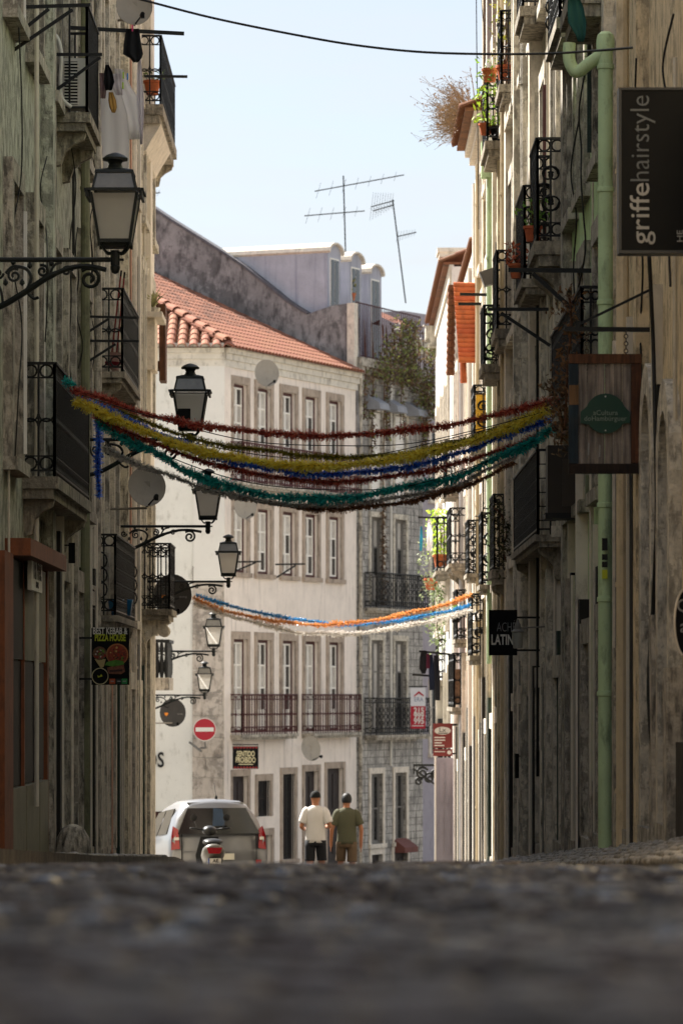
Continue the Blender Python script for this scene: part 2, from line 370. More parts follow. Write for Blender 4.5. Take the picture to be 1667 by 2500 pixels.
def balcony(fr, root, a0, a1, pr, zs, th, zr, style='scroll', im=None, sm=None, gap=.12, brackets=True, gap0=None):
    im = im or IRON; sm = sm or SLAB; mb = MB()
    fr.box(mb, a0, a1, -.05, pr, zs-th*.55, zs); fr.box(mb, a0+.03, a1-.03, -.05, pr-.05, zs-th, zs-th*.55-.002)
    b = obj('balcony', mb, sm, root)
    e = .04
    q = [fr.p(a0+e, 0, 0), fr.p(a0+e, pr-e, 0), fr.p(a1-e, pr-e, 0), fr.p(a1-e, 0, 0)]
    for k in range(3):
        m = MB(); iron_panel(m, q[k], q[k+1], zs, zr, style, gap=(gap0 or gap) if k == 0 else gap); obj('railing', m, im, b)
    if brackets:
        for a in (a0+.25, a1-.25):
            m = MB(); prof = [(0,-th), (pr*.85,-th), (pr*.8,-th-.07), (pr*.5,-th-.13), (pr*.3,-th-.2), (.08,-th-.34), (0,-th-.36)]
            m.prism([fr.p(a-.07, o, zs+z) for o, z in prof], fr.u*.14); obj('bracket', m, sm, b)
    return b
def px_balcony(side, wall_px, out_px, far_px, yr, ys, yb):
    fr, X, s = (FL, XL, 1) if side == 'L' else (FR, XR, -1)
    d = X*F/(wall_px-CX); Xo = (out_px-CX)*d/F; df = Xo*F/(far_px-CX); z = lambda y: (HY-y)*d/F
    return dict(fr=fr, a0=d, a1=df, pr=abs(X-Xo), zs=z(ys), th=z(ys)-z(yb), zr=z(yr))
def leaves(mb, pts, size, rnd):
    for p in pts:
        p = Vector(p); a = Vector((rnd.uniform(-1,1), rnd.uniform(-1,1), rnd.uniform(-1,1))).normalized()
        b = a.cross(Vector((rnd.uniform(-1,1), rnd.uniform(-1,1), rnd.uniform(-1,1)))).normalized(); s = size*rnd.uniform(.6, 1.4)
        mb.add([p-a*s, p+b*s*.4, p+a*s, p-b*s*.4], [(0,1,2,3)])
def smooth_path(pts, n):
    """Catmull-Rom through pts"""
    pts = [Vector(p) for p in pts]; out = []; m = len(pts)
    for i in range(m-1):
        p0, p1, p2, p3 = pts[max(i-1,0)], pts[i], pts[i+1], pts[min(i+2,m-1)]
        for k in range(n):
            t = k/n; out.append(.5*((2*p1)+(p2-p0)*t+(2*p0-5*p1+4*p2-p3)*t*t+(3*p1-p0-3*p2+p3)*t**3))
    return out+[pts[-1]]
# ------------------------------------------------------------------ ground
def zroad(d):
    if d <= 14: return -.111-.0351*d
    if d <= 50: return -.602-.046*(d-14)
    if d <= 75: return -2.258-.065*(d-50)
    return -3.883-.05*(d-75)
def zleft(d):
    r = zroad(d)
    return r+.1 if d <= 35 else (-.042*d if d <= 50 else r+.158)
def zright(d):
    r = zroad(d)
    return r+.2 if d <= 14 else (.256-.0469*d if d <= 57.5 else r+.26)
XK, XKR = -2.2, 1.65       # kerb lines
COBM = mat('basalt_and_limestone_setts', '2c1e17', .5, .4, 2.2, .35, '0a0807', .5, 45, spec=.3, island=.55)
CALC = mat('worn_calcada_stone', '7d766a', .55, .3, 2.5, .4, '2a2824', .5, 45, spec=.5, island=.35)
BED = mat('dark_joint_sand', '35302a', .95, .3, 6, .3, bump=.5)
KERB = mat('kerb_limestone', '6a6258', .6, .3, 6, .6, '1e1b18', .6, 35, gs=2.5)
def strip(xs, zf, d0, d1, st):
    mb = MB(); n = int((d1-d0)/st); m = len(xs)
    for i in range(n+1):
        d = d0+(d1-d0)*i/n
        for x in xs: mb.v.append((x, d, zf(x, d)))
    for i in range(n):
        for k in range(m-1): mb.f.append((i*m+k, i*m+k+1, (i+1)*m+k+1, (i+1)*m+k))
    return mb
crown = lambda x: .02*(1-((x+.28)/1.95)**2)-.026
gm = MB()
prof = [-400, -3, 0, 14, 50, 75, 140, 3000]
gv = []
for d in prof:
    zz = (zroad(d) if d > -3 else zroad(-3))-.25
    if d > 140: zz = zroad(140)-.25
    for x in (-3000, -40, 40, 3000): gv.append((x, d, zz))
gm.v = gv
for i in range(len(prof)-1):
    for k in range(3): gm.f.append((i*4+k, i*4+k+1, i*4+k+5, i*4+k+4))
obj('ground', gm, mat('bare_ground', '6a6256', .95, .3, .5, .3), kind='structure')
road = obj('road', strip([XK, -1.6, -1, -.28, .5, 1.1, XKR], lambda x, d: zroad(d)+crown(x)-.03, -3, 138, 1.0), BED, kind='structure')
lp = obj('pavement', strip([-3.3, -2.8, XK-.1], lambda x, d: zleft(d), -3, 63.4, 1.0), CALC, kind='structure')
zrx = lambda x, d: zroad(d)-.03+(zright(d)-zroad(d)+.03)*min(1, max(0, (x-XKR)/(XR-XKR)))
rp_ = obj('pavement', strip([XKR+.1, 2.1, 2.6], zrx, -3, 93, 1.0), CALC, kind='structure')
sq = obj('square_paving', strip([-26, -10, XK], lambda x, d: zroad(d)-.02, 63.4, 100, 1.2), CALC, kind='structure')
for x0, x1, zf, par, dmax in ((XK-.1, XK+.05, zleft, lp, 63), (XKR-.05, XKR+.1, lambda d: zrx(XKR+.1, d)-.006, rp_, 92)):
    for k in range(int((dmax-12)/1.1)):
        d0 = 12+k*1.1; d1 = d0+1.085; mb = MB()
        mb.hexa([(x0,d0,zf(d0)-.3),(x1,d0,zf(d0)-.3),(x1,d1,zf(d1)-.3),(x0,d1,zf(d1)-.3),(x0,d0,zf(d0)+.012),(x1,d0,zf(d0)+.012),(x1,d1,zf(d1)+.012),(x0,d1,zf(d1)+.012)])
        obj('kerbstone', mb, KERB, par)
def sett(mb, rnd, s, h=.06):
    j = lambda: rnd.uniform(-.08, .08)*s
    a = s/2; rings = []
    for q, z in ((1, -h), (1, -.012), (.9, -.002), (.62, .006)):
        rings.append([(x*a*q, y*a*q, z) for x, y in ((-1,-1),(0,-1.02),(1,-1),(1.02,0),(1,1),(0,1.02),(-1,1),(-1.02,0))])
    k = [(j(), j()) for _ in range(8)]
    rings = [[(x+k[i][0], y+k[i][1], z) for i, (x, y, z) in enumerate(r)] for r in rings]
    return mb.loft(rings)
rnd = random.Random(3)
var = []
for i in range(5):
    m = MB(); sett(m, rnd, .088); var.append(m)
COBG = mat('polished_sett', '2a2320', .14, .3, 3, .3, '120f0e', .35, 35, spec=.5, island=.5); COBL = mat('pale_limestone_sett', '3a312a', .55, .3, 3, .35, '2a2622', .5, 45, island=.4)
varme = [mesh_of('cobblestone', m, cm_, Vector((0,0,0)), True) for cm_ in (COBM, COBM, COBM, COBM, COBL) for m in var]
spots = []
d = 1.7; row = 0
while d < 22:
    hw = .095*d+.2; x = -hw+(row % 2)*.049
    while x < hw:
        spots.append((x+rnd.uniform(-.012, .012), d+rnd.uniform(-.012, .012))); x += .098
    d += .098; row += 1
spots = [s for s in spots if XK+.1 < s[0] < XKR-.1]
spots.sort(key=lambda s: s[1])
rest = [MB(), MB(), MB()]
for i, (x, y) in enumerate(spots):
    bumpz = .045*noise.noise(Vector((x*1.1, y*.7, 0)))+.016*rnd.random()-.01
    mt = Matrix.Translation((x, y, zroad(y)+crown(x)-.012+bumpz)) @ Matrix.Rotation(rnd.uniform(-.07,.07)-.035, 4, 'X') @ Matrix.Rotation(rnd.uniform(-.07,.07), 4, 'Y') @ Matrix.Rotation(rnd.choice((0,1,2,3))*math.pi/2+rnd.uniform(-.12,.12), 4, 'Z')
    if i < 300: inst('cobblestone', rnd.choice(varme), mt, road)
    else:
        mvar = var[i % 5]; rest[rnd.choice((0,0,0,0,0,0,0,1,2))].add([mt @ Vector(v) for v in mvar.v], mvar.f)
for q_, m_ in zip(rest, (COBM, COBG, COBL)): obj('cobblestones', q_, m_, road, True, kind='stuff')
for par, xa, xb, zf, d0, d1 in ((lp, -3.08, XK-.12, lambda x, d: zleft(d), 33, 52), (rp_, XKR+.12, 2.38, zrx, 15, 58)):
    m = MB(); sm_ = []
    for i in range(4):
        q = MB(); sett(q, rnd, .088, .04); sm_.append(q)
    d = d0
    while d < d1:
        x = xa+.05
        while x < xb:
            mt = Matrix.Translation((x+rnd.uniform(-.01,.01), d+rnd.uniform(-.01,.01), zf(x, d)+.012+rnd.uniform(-.004,.02))) @ Matrix.Rotation(rnd.uniform(-.14,.14), 4, 'X') @ Matrix.Rotation(rnd.uniform(-.14,.14), 4, 'Y')
            q = rnd.choice(sm_); m.add([mt @ Vector(v) for v in q.v], q.f); x += .1
        d += .1
    obj('pavement_setts', m, CALC, par, True, kind='stuff')
# ------------------------------------------------------------------ street houses
SHADEF = mat('shade_dark_lining', '191512', .7, .2, 6, .2, bump=.1)  # near black, stands in for shade in openings and wall gaps
def house(fr, a0, a1, z1, wm, label, bays, floors, gdoors, rec=.25, depth=9, sm=None, pr=.06, drec=.5, z0=None, zf=zleft, arch=False, doorm=None, name='house', fm=None, sw=.17, gtop=None):
    """bays: centres; floors: [(zb,zt,w)]; gdoors: [(centre,w,zt)]"""
    zb0 = z0 if z0 is not None else zf(a1)-.6
    root = thing(name, label, 'house', fr.p((a0+a1)/2, 0, zf((a0+a1)/2)))
    holes = [(c, w, zb, zt) for zb, zt, w in floors for c in bays]+[(c, w, zf(c)+.12, zt+(w*.5 if arch else 0)) for c, w, zt in gdoors]
    obj('wall', wall_mesh(fr, a0, a1, zb0, z1, holes, rec, depth), wm, root)
    for zb, zt, w in floors:
        for c in bays:
            surround(fr, root, c, w, zb, zt, sw, pr, sm)
            if random.random() < .5:
                mb = MB(); fr.box(mb, c+w/2-.05, c+w/2-.002, -rec+.08, -.006, zb+.003, zt-.003); obj('shade_reveal_lining', mb, random.choice((SHADEF, GREENW, REDW)), root)  # lining added so half the window reveals read as shaded
            window(fr, root, c, w, zb, zt, rec, fm or random.choice((WHITEW, GREYW, REDW)), rows=3)
    for c, w, zt in gdoors:
        surround(fr, root, c, w, zf(c)+.12, zt, sw+.03, pr+.02, sm, False, arch)
        door(fr, root, c, w, zf(c)+.12, zt+(w*.5 if arch else 0), rec, doorm or random.choice((DARKW, GREENW, GREYW)))
        mb = MB(); ztt = zt+(w*.5 if arch else 0); fr.box(mb, c+w/2-.05, c+w/2-.002, -rec+.06, -.006, zf(c)+.13, ztt-.05); fr.box(mb, c-w/2+.002, c-w/2+.05, -rec+.06, -.006, zf(c)+.13, ztt-.05); fr.box(mb, c-w/2+.002, c+w/2-.002, -rec+.06, -.006, ztt-.049, ztt-.002); obj('shade_door_frame', mb, SHADEF, root)  # frame painted near black so the doorway reads as shaded
        mb = MB(); fr.box(mb, c-w/2-.2, c+w/2+.2, -rec, .1, zf(c)-.3, zf(c)+.118); obj('doorstep', mb, STONED, root)
    return root
def pilaster(fr, root, c, w, pr, z0, z1, m, name='pilaster'):
    mb = MB(); fr.box(mb, c-w/2, c+w/2, -.02, pr, z0, z1); return obj(name, mb, m, root)
def pipe(fr, root, a, o, r, z0, z1, m, name='drainpipe'):
    mb = MB(); mb.tube([fr.p(a, o, z0), fr.p(a, o, z1)], r, 10)
    z = z0+1.1
    while z < z1: mb.tube([fr.p(a, o, z), fr.p(a, o, z+.04)], r*1.18, 10); z += 1.7
    return obj(name, mb, m, root, auto=True)
WA = mat('grimy_sage_plaster', 'c0bfae', .92, .25, 4, .8, '211f1a', .7, 50, gs=2.6)
WB = mat('stained_cream_plaster', 'ddd1b8', .92, .18, 4, .75, '2e2923', .65, 50, gs=2.6)
WR1 = mat('beige_roughcast', 'dcc9a6', .92, .12, 2.5, .62, '3a332a', .6, 60, gs=2.2)
WR2 = mat('pistachio_plaster', 'c2dca6', .9, .1, 2, .5, '3f4638', .45, 40, gs=2.2)
WR3 = mat('cream_render', 'e4dac6', .9, .15, 3, .7, '3a332b', .5, 40, gs=2.4)
WR4 = mat('ivory_render', 'cfc3a8', .9, .15, 3, .65, '4a4136', .45, 40, gs=2)
WR5 = mat('sandy_render', 'c8baa0', .9, .18, 3, .65, '4a4036', .45, 40, gs=2)
WR6 = mat('rose_render', 'c4a99e', .9, .15, 3, .62, '4a3e3a', .45, 40, gs=2)
WR7 = mat('whitewash', 'd8d4cc', .9, .1, 2, .45, '6a645a', .35, 40, gs=2)
ORANGE = mat('burnt_orange_shopfront_paint', '7c4424', .6, .25, 4, .5, '2a170c', .2, 40, gs=2)
TAN = mat('fogged_shop_panel', '7c7762', .6, .2, 2, .3, bump=.05)
houses = {}
A0 = house(FL, 0.0, 33.0, 8.0, mat('plain_cream_plaster', 'cfc5b0', .92, .1, 1.6, .3), 'unseen low cream house added before the sage green one to shade the road', [8, 12, 16, 20, 24, 28], [(2.4, 4.4, 1.0)], [(10, 1, 1.4), (18, 1, 1.2), (26, 1, 1.1)])  # out of view, added to shade the road yet leave open sky above
A = house(FL, 33.0, 47.5, 14.5, WA, 'grimy sage green house with an orange shopfront below its long iron balcony', [35.9, 38.4, 40.9, 43.1, 45.9], [(2.2, 4.75, 1.0), (6.35, 8.9, 1.0)],
          [(41.9, 1.0, 1.25), (44.2, .95, 1.2), (46.3, .95, 1.1)], sm=STONED, pr=.09)
houses['A'] = A
B = house(FL, 47.5, 63.4, 14.5, WB, 'stained cream corner house with stacked balconies and a corbelled corner balcony', [49.4, 51.7, 54.2, 56.4, 58.9, 61.7], [(1.1, 3.3, .95), (4.2, 6.5, .95), (7.3, 9.0, .9)],
          [(48.6, .9, .3), (50.6, .95, .3), (52.8, .95, .2), (55.2, 1.0, .1), (57.2, .9, 0)], sm=STONE, pr=.09, zf=zleft)
houses['B'] = B
for c, w, pr, z0, z1, m in ((39.75, .3, .13, 1.5, 17, WA), (40.3, .34, .1, -2.2, 17, STONED), (43.0, .2, .16, -2.3, 2.0, STONED), (45.2, .25, .12, -2.3, 5.5, STONED)):
    pilaster(FL, A, c, w, pr, z0, z1, m)
pipe(FL, A, 44.75, .12, .055, -2.0, 16, mat('dull_green_pipe', '77775c', .7, .2, 5, .5))
pipe(FL, A, 47.3, .1, .045, -2.2, 16, STONED)
PINKP = mat('salmon_pilaster_paint', 'b98a70', .9, .15, 2, .4, '5a463a')
WHITE2 = mat('white_corner_render', 'e0d6c6', .9, .1, 2, .35, '7a6c5a')
for c, w, pr, z0, z1, m in ((48.0, .3, .1, -2.5, 17, STONE), (50.1, .22, .12, -2.5, 0.6, PINKP), (53.4, .3, .15, -2.6, 17, WB), (54.6, .22, .12, 1, 17, PINKP), (57.0, .25, .13, -2.7, 17, WHITE2),
                           (58.3, .25, .14, -2.7, 1.0, WB), (59.3, 1.5, .19, -2.8, .95, STONE), (60.35, .5, .17, -2.8, .96, WHITE2), (60.6, .6, .11, 3.4, 14, WHITE2), (62.9, .8, .02, -2.9, 14, WHITE2)):
    pilaster(FL, B, c, w, pr, z0, z1, m)
pipe(FL, B, 55.8, .09, .05, -2.4, 16, STONEL); pipe(FL, B, 52.2, .09, .04, -2.4, 1, WHITEP)
# shopfront
mb = MB(); FL.box(mb, 35.4, 40.0, 0, .24, 1.30, 1.46); obj('shop_cornice', mb, ORANGE, A)
for c, w in ((34.6, .9), (36.9, .1), (38.5, .1), (39.85, .18)):
    mb = MB(); FL.box(mb, c-w/2, c+w/2, -.02, .11 if w > .2 else .06, zleft(c)-.1, 1.3); obj('shop_post', mb, ORANGE, A)
for a0, a1 in ((35.05, 36.84), (36.96, 38.44), (38.56, 39.64)):
    mb = MB(); FL.box(mb, a0, a1, 0, .05, .35, 1.28); obj('shop_fascia', mb, TAN if a0 > 36 else BLACKP, A)
    mb = MB(); FL.box(mb, a0, a1, 0, .03, -.85, .34); obj('shop_window', mb, mat('dusty_shop_glass', '060707', .6, .3, 3, bump=.02, spec=.15), A)
    mb = MB(); FL.box(mb, a0, a1, 0, .08, zleft(a1)-.1, -.86); obj('stall_riser', mb, TAN, A)
LBal = dict(
    LB1=('A', px_balcony('L', 128, 221, 247, 12, 274, 318), 'plain', IRON), LB4=('A', px_balcony('L', 55, 143, 225, 886, 1163, 1217), 'hoop', IRON),
    LB3=('B', px_balcony('L', 234, 306, 344, 704, 907, 934), 'hoop', IRONG), LB5=('B', px_balcony('L', 226, 289, 335, 1305, 1502, 1530), 'rings', IRON),
    LB6=('B', px_balcony('L', 333, 420, 432, 1327, 1487, 1514), 'hoop', IRON), LB2=('B', px_balcony('L', 340, 398, 432, 86, 254, 300), 'hoop', IRON))
LB1B = LBal['LB1'][1]; BAL = {}
for k, (h, q, st, im) in LBal.items():
    BAL[k] = balcony(q['fr'], houses[h], q['a0'], q['a1'], q['pr'], q['zs'], q['th'], q['zr'], st, im, brackets=k != 'LB6', gap0=.4 if k == 'LB1' else (.2 if k == 'LB4' else None))
# deep carved corbel under the corner balcony
q = LBal['LB6'][1]; mb = MB(); z = q['zs']-q['th']
prof = [(0,0), (.5,0), (.5,-.04), (.45,-.06)]+[(.40+.09*math.cos(t), -.16+.09*math.sin(t)) for t in [R_(60-20*i) for i in range(12)]]+[(.26,-.22), (.16,-.3), (.1,-.42), (.12,-.46), (.06,-.5), (0,-.5)]
mb.prism([FL.p(q['a0']+.15, o, z+zz) for o, zz in prof], Vector((0, .55, 0))); obj('corbel', mb, STONE, BAL['LB6'], auto=True)
# corbelled underside of the high corner balcony
q = LBal['LB2'][1]; mb = MB(); z = q['zs']-q['th']
prof = [(0,0), (q['pr']-.03,0), (q['pr']-.1,-.12), (.2,-.22), (.1,-.4), (0,-.45)]
mb.prism([FL.p(q['a0']+.1, o, z+zz) for o, zz in prof], Vector((0, 3.2, 0))); obj('corbel', mb, STONEL, BAL['LB2'])
# ---- right side of the street
R1 = house(FR, 14, 33.8, 8.2, WR1, 'beige roughcast house at the right edge with a black hair salon sign', [24.4, 26.6], [(5.4, 7.6, .9)], [(27.7, .8, 1.6), (29.3, .8, 1.85), (31.2, .85, 1.75), (32.9, .8, 1.6)], sm=STONE, pr=.07, zf=zright, arch=True, rec=.3)
R2 = house(FR, 33.8, 40.4, 8.8, WR2, 'pistachio green house with a thick green drainpipe', [35.4, 37.7, 39.5], [(1.9, 4.2, .95), (4.95, 7.0, .9)], [(34.6, .9, .6), (36.6, .9, .5), (38.6, .9, .4)], sm=STONED, pr=.06, zf=zright)
R3 = house(FR, 40.4, 54, 10.6, WR3, 'soot stained cream house behind the big black balconies', [42.3, 44.6, 46.7, 49.2, 51.5, 53.0], [(1.85, 4.0, .95), (4.95, 7.1, .95), (8.0, 10, .9)],
           [(41.3, .95, .2), (43.2, .95, .15), (45.2, 1.0, .1), (47.3, .95, 0), (49.5, .95, -.1), (51.8, .95, -.2)], sm=STONE, pr=.08, zf=zright)
R4 = house(FR, 54, 63, 12.4, WR4, 'sunlit ivory house with flower pots on its upper balconies', [55.0, 57.0, 59.2, 61.8], [(1.7, 3.6, .9), (4.9, 6.9, .9), (8.2, 10, .9)],
           [(55.2, .9, -.3), (57.2, .9, -.4), (59.4, .9, -.5), (61.6, .9, -.6)], sm=STONEL, pr=.08, zf=zright)
R5 = house(FR, 63, 67.8, 9.3, WR5, 'narrow sandy house under a weedy overhanging eave', [64.4, 66.5], [(1.4, 3.4, .85), (4.6, 6.6, .85), (7.2, 8.8, .8)], [(64.3, .9, -.8), (66.3, .9, -.9)], sm=STONEL, pr=.07, zf=zright)
R6 = house(FR, 67.8, 79.5, 7.9, WR6, 'rose rendered house below the brown tiled eave', [69.5, 72.8, 75.5, 78.0], [(1.8, 3.8, .9), (4.6, 6.6, .9)], [(69.2, .9, -1.1), (71.5, .95, -1.2), (74, .9, -1.3), (76.4, .9, -1.5)], sm=STONEL, pr=.07, zf=zright)
FR7 = Fr((2.28, 0), (0, 1), (-1, 0))
LILAC = mat('lilac_grey_door_paint', '8d8890', .6, .12, 3, .15)
R7 = house(FR7, 79.5, 93, 8.9, WR7, 'whitewashed house at the far end of the right side', [81.5, 84.5, 87.5, 90.5], [(1.5, 3.6, .9), (4.4, 6.6, .9)], [(81.0, .95, -1.6), (84.5, .95, -1.8), (88, 1.2, -1.6)], sm=STONEL, pr=.06, zf=zright, doorm=LILAC)
houses.update(R1=R1, R2=R2, R3=R3, R4=R4, R5=R5, R6=R6, R7=R7)
for root, items in ((R1, ((28.4, .25, .12, -1.6, .6, STONED), (30.2, .3, .1, -1.7, 14, WR1), (31.9, .25, .15, -1.8, .4, STONED), (33.6, .3, .12, -2, 14, STONE), (26.9, .3, .14, -1.5, .2, STONED))),
                    (R2, ((34.0, .35, .06, -2, 15, STONE), (37.1, .2, .1, -2, .7, STONED), (39.2, .25, .13, -2, 1.2, STONED), (40.2, .35, .1, -2, 15, STONED))),
                    (R3, ((42.2, .3, .16, -2.2, 1.4, STONE), (44.1, .22, .12, -2.2, 4.6, WR3), (46.2, .25, .15, -2.3, 15, STONEL), (48.4, .3, .1, -2.3, 15, WR4), (50.6, .25, .14, -2.4, 15, STONE), (53.7, .4, .12, -2.6, 15, STONEL))),
                    (R4, ((56.1, .3, .13, -2.7, 15, WR4), (58.2, .25, .12, -2.8, 15, STONEL), (60.5, .3, .12, -2.9, 15, WR7), (62.7, .4, .1, -3, 15, WR5))),
                    (R5, ((65.4, .25, .1, -3, 9, STONEL), (67.5, .3, .1, -3, 9, WR7))), (R6, ((70.6, .3, .1, -3.4, 7.5, WR4), (74.8, .3, .1, -3.6, 7.5, STONEL), (79.2, .3, .1, -4, 7.5, WR7)))):
    for c, w_, pr, z0, z1, m in items: pilaster(FR, root, c, w_, pr, z0, z1, m)
GRP = mat('pistachio_pipe_paint', 'b0c79c', .6, .15, 3, .42, '3d4636', .08, gs=2)
BEP = mat('beige_pipe_paint', 'c8b696', .6, .12, 2, .35, '5a4c3c', .05)
# the thick green pipe with its elbow
dp = dr(1520); X0 = (1477-CX)*dp/F; mb = MB(); zt = (HY-85)*dp/F
mb.tube([(X0, dp, zright(dp)-.05), (X0, dp, zt-.1), (X0, dp, zt)], .064, 14)
mb.lathe([(.066,-.09),(.078,-.085),(.078,0),(.068,.05),(.04,.075),(.01,.08)], (X0, dp, zt-.05), 14)
for yy in (1700, 1470, 1240, 990, 745, 470, 170): mb.lathe([(.066,0),(.074,.005),(.074,.04),(.066,.045)], (X0, dp, (HY-yy)*dp/F), 14)
mb.tube(smooth_path([(X0-.02, dp, zt-.16), (X0-.14, dp+.05, zt-.24), (X0-.24, dp+.1, zt-.3), (X0-.3, dp+.12, zt-.2), (X0-.3, dp+.12, zt-.05)], 4), .055, 12)
obj('drainpipe', mb, GRP, R2, auto=True)
pipe(FR, R1, 31.6, .09, .055, -1.9, 14, BEP); pipe(FR, R3, 47.7, .11, .075, -2, 15, STONE); pipe(FR, R4, 58.9, .12, .06, .5, 8.15, GRP)
mb = MB(); dq = 58.9; FR.box(mb, dq-.13, dq+.13, .02, .26, 7.95, 8.5); obj('rainwater_head', mb, GRP, R4)
pipe(FR, R4, 54.4, .1, .06, -2.5, 14, BEP); pipe(FR, R6, 73.6, .1, .055, -3.4, 7.8, mat('grey_pipe_paint', 'a8a4a4', .6, .1, 3, .2)); pipe(FR, R6, 69.0, .09, .05, -3, 7.7, WHITEP)
pipe(FR, R5, 65.0, .09, .05, -3, 9, BEP)
RBs = [('R3', (1335,1268,1255,-190,14,57), 'hoop', IRON), ('R2', (1425,1357,1330,-190,42,90), 'rings', IRON), ('R2', (1487,1390,1366,-260,-30,38), 'rings', IRON), ('R3', (1376,1303,1287,337,588,648), 'scroll', IRON),
       ('R3', (1349,1272,1253,453,680,718), 'scroll', IRON), ('R3', (1257,1207,1198,611,802,845), 'hoop', IRON), ('R2', (1463,1410,1339,700,945,985), 'hoop', IRON), ('R3', (1374,1304,1247,1098,1305,1335), 'lattice', IRON),
       ('R3', (1251,1200,1190,1207,1390,1427), 'scroll', IRON), ('R4', (1216,1170,1163,1252,1427,1448), 'scroll', IRON), ('R6', (1142,1095,1086,1240,1375,1393), 'hoop', IRON), ('R7', (1115,1063,1055,1262,1393,1410), 'hoop', IRONG),
       ('R4', (1203,1152,1145,940,1085,1110), 'scroll', IRON), ('R4', (1238,1176,1168,745,888,926), 'scroll', IRON), ('R4', (1193,1146,1137,1450,1600,1622), 'scroll', IRON), ('R6', (1141,1103,1090,1595,1727,1745), 'hoop', IRON),
       ('R6', (1128,1085,1078,1075,1195,1212), 'hoop', IRON), ('R5', (1180,1138,1131,1270,1400,1418), 'scroll', IRON), ('R6', (1150,1110,1102,1440,1560,1578), 'hoop', IRON), ('R7', (1100,1066,1060,1560,1660,1675), 'hoop', IRON),
       ('R4', (1258,1217,1208,25,205,240), 'hoop', IRON), ('R4', (1239,1183,1172,185,343,380), 'hoop', IRON)]
for i, (h, q, st, im) in enumerate(RBs):
    b = px_balcony('R', *q); RBs[i] = b
    BAL['RB%d' % i] = balcony(b['fr'], houses[h], b['a0'], b['a1'], b['pr'], b['zs'], b['th'], b['zr'], st, im, brackets=i in (3, 7, 8, 10), gap=.15 if st == 'lattice' else .13)
# yellow cloth-like metal sheet behind the railing of one balcony; woven screen on another
b = RBs[12]; mb = MB(); mb.box(XR-b['pr']+.06, b['a0']+.06, b['zs']+.03, XR-.05, b['a0']+.075, b['zr']-.12)
obj('yellow_screen', mb, mat('yellow_painted_sheet', 'd9a227', .6, .2, 3, .2, 'a05a20'), BAL['RB12'], label='yellow sheet behind the scrolled balcony railing')
b = RBs[15]; mb = MB(); mb.box(XR-b['pr']+.06, b['a0']+.06, b['zs']+.06, XR-.05, b['a0']+.08, b['zr']-.3)
obj('woven_screen', mb, mat('brown_woven_screen', '6a5240', .9, .5, 14, .3), BAL['RB15'])
# red upper storey
mb = MB(); FR.box(mb, 57, 62.99, 0, .05, 9.9, 15); obj('upper_cladding', mb, mat('oxblood_cladding', '5a2a26', .8, .2, 3, .3), R4)
# ---- eaves on the right
def half_tile(r0=.075, r1=.06, ln=.42, th=.012, n=6):
    mb = MB(); o, i_ = [], []
    for z, r in ((0, r0), (ln, r1)):
        o.append([(r*math.cos(math.pi*k/n), z, r*math.sin(math.pi*k/n)) for k in range(n+1)])
        i_.append([((r-th)*math.cos(math.pi*k/n), z, (r-th)*math.sin(math.pi*k/n)) for k in range(n+1)])
    m = n+1; v = o[0]+o[1]+i_[0]+i_[1]; f = []
    for k in range(n):
        f.append((k, k+1, m+k+1, m+k)); f.append((2*m+k+1, 2*m+k, 3*m+k, 3*m+k+1)); f.append((k+1, k, 2*m+k, 2*m+k+1)); f.append((m+k, m+k+1, 3*m+k+1, 3*m+k))
    f += [(0, m, 3*m, 2*m), (m+n, n, 2*m+n, 3*m+n)]
    return mb.add(v, f)
HT = half_tile()
TM = {k: mesh_of('roof_tile', HT, m, Vector((0,0,0)), False) for k, m in (('t', TERRA), ('o', TERRAO), ('d', TERRAD))}
def eave(root, a0, a1, z, over, key, n_rows=2, cornice=True, fr=FR):
    mb = MB(); fr.box(mb, a0, a1, -1.2, over-.08, z, z+.05); obj('eave_board', mb, TERRAD, root)
    if cornice:
        mb = MB()
        for i, (o, h0, h1) in enumerate(((over-.22, .0, .12), (over-.3, .12, .26), (over-.4, .26, .34))):
            fr.box(mb, a0, a1, -.05, max(.05, o), z-h1, z-h0-.002)
        obj('cornice', mb, STONEL, root)
    n = int((a1-a0)/.17)
    for i in range(n):
        a = a0+.1+i*.17
        for r in range(n_rows):
            mt = Matrix.Translation(fr.p(a, over-r*.34, z+.05+r*.14)) @ (Matrix.Rotation(math.pi/2, 4, 'Z') if fr.n.x > 0 else Matrix.Rotation(-math.pi/2, 4, 'Z')) @ Matrix.Rotation(R_(22), 4, 'X')
            inst('roof_tile', TM[key], mt, root)
eave(R5, 63.05, 67.75, 9.62, .45, 'd', 3)
eave(R6, 67.85, 75.2, 8.0, .12, 'd', 3)
eave(R7, 79.6, 92.9, 8.95, .25, 'd', 2, fr=FR7)
# steep bright tiled slope and its downpipe of tiles
mb = MB(); d0 = 65.4; pa, pb = P(1106, 690, d0), P(1172, 880, d0)
mb.hexa([P(1122,880,d0), P(1174,880,d0), P(1174,880,d0+.5), P(1122,880,d0+.5), P(1106,692,d0+.6), P(1160,692,d0+.6), P(1160,692,d0+1), P(1106,692,d0+1)])
obj('roof_slope', mb, TERRAD, R6)
for i in range(17):
    t = i/16; y = 878-t*182; x0 = 1119-t*13; x1 = 1172-t*9; d = d0+.6*t-.03
    a, b_ = P(x0, y, d), P(x1, y+1, d); m = MB()
    n = 6; r = .047
    for p in (a, b_): m.v += [tuple(p+Vector((0, -r*math.sin(math.pi*k/n), -r*math.cos(math.pi*k/n)*1.1))) for k in range(n+1)]
    m.f = [(k, k+1, n+2+k, n+1+k) for k in range(n)]+[tuple(range(n+1))[::-1], tuple(range(n+1, 2*n+2)), (0, n+1, 2*n+1, n)]
    obj('roof_tile', m, TERRAO, R6)
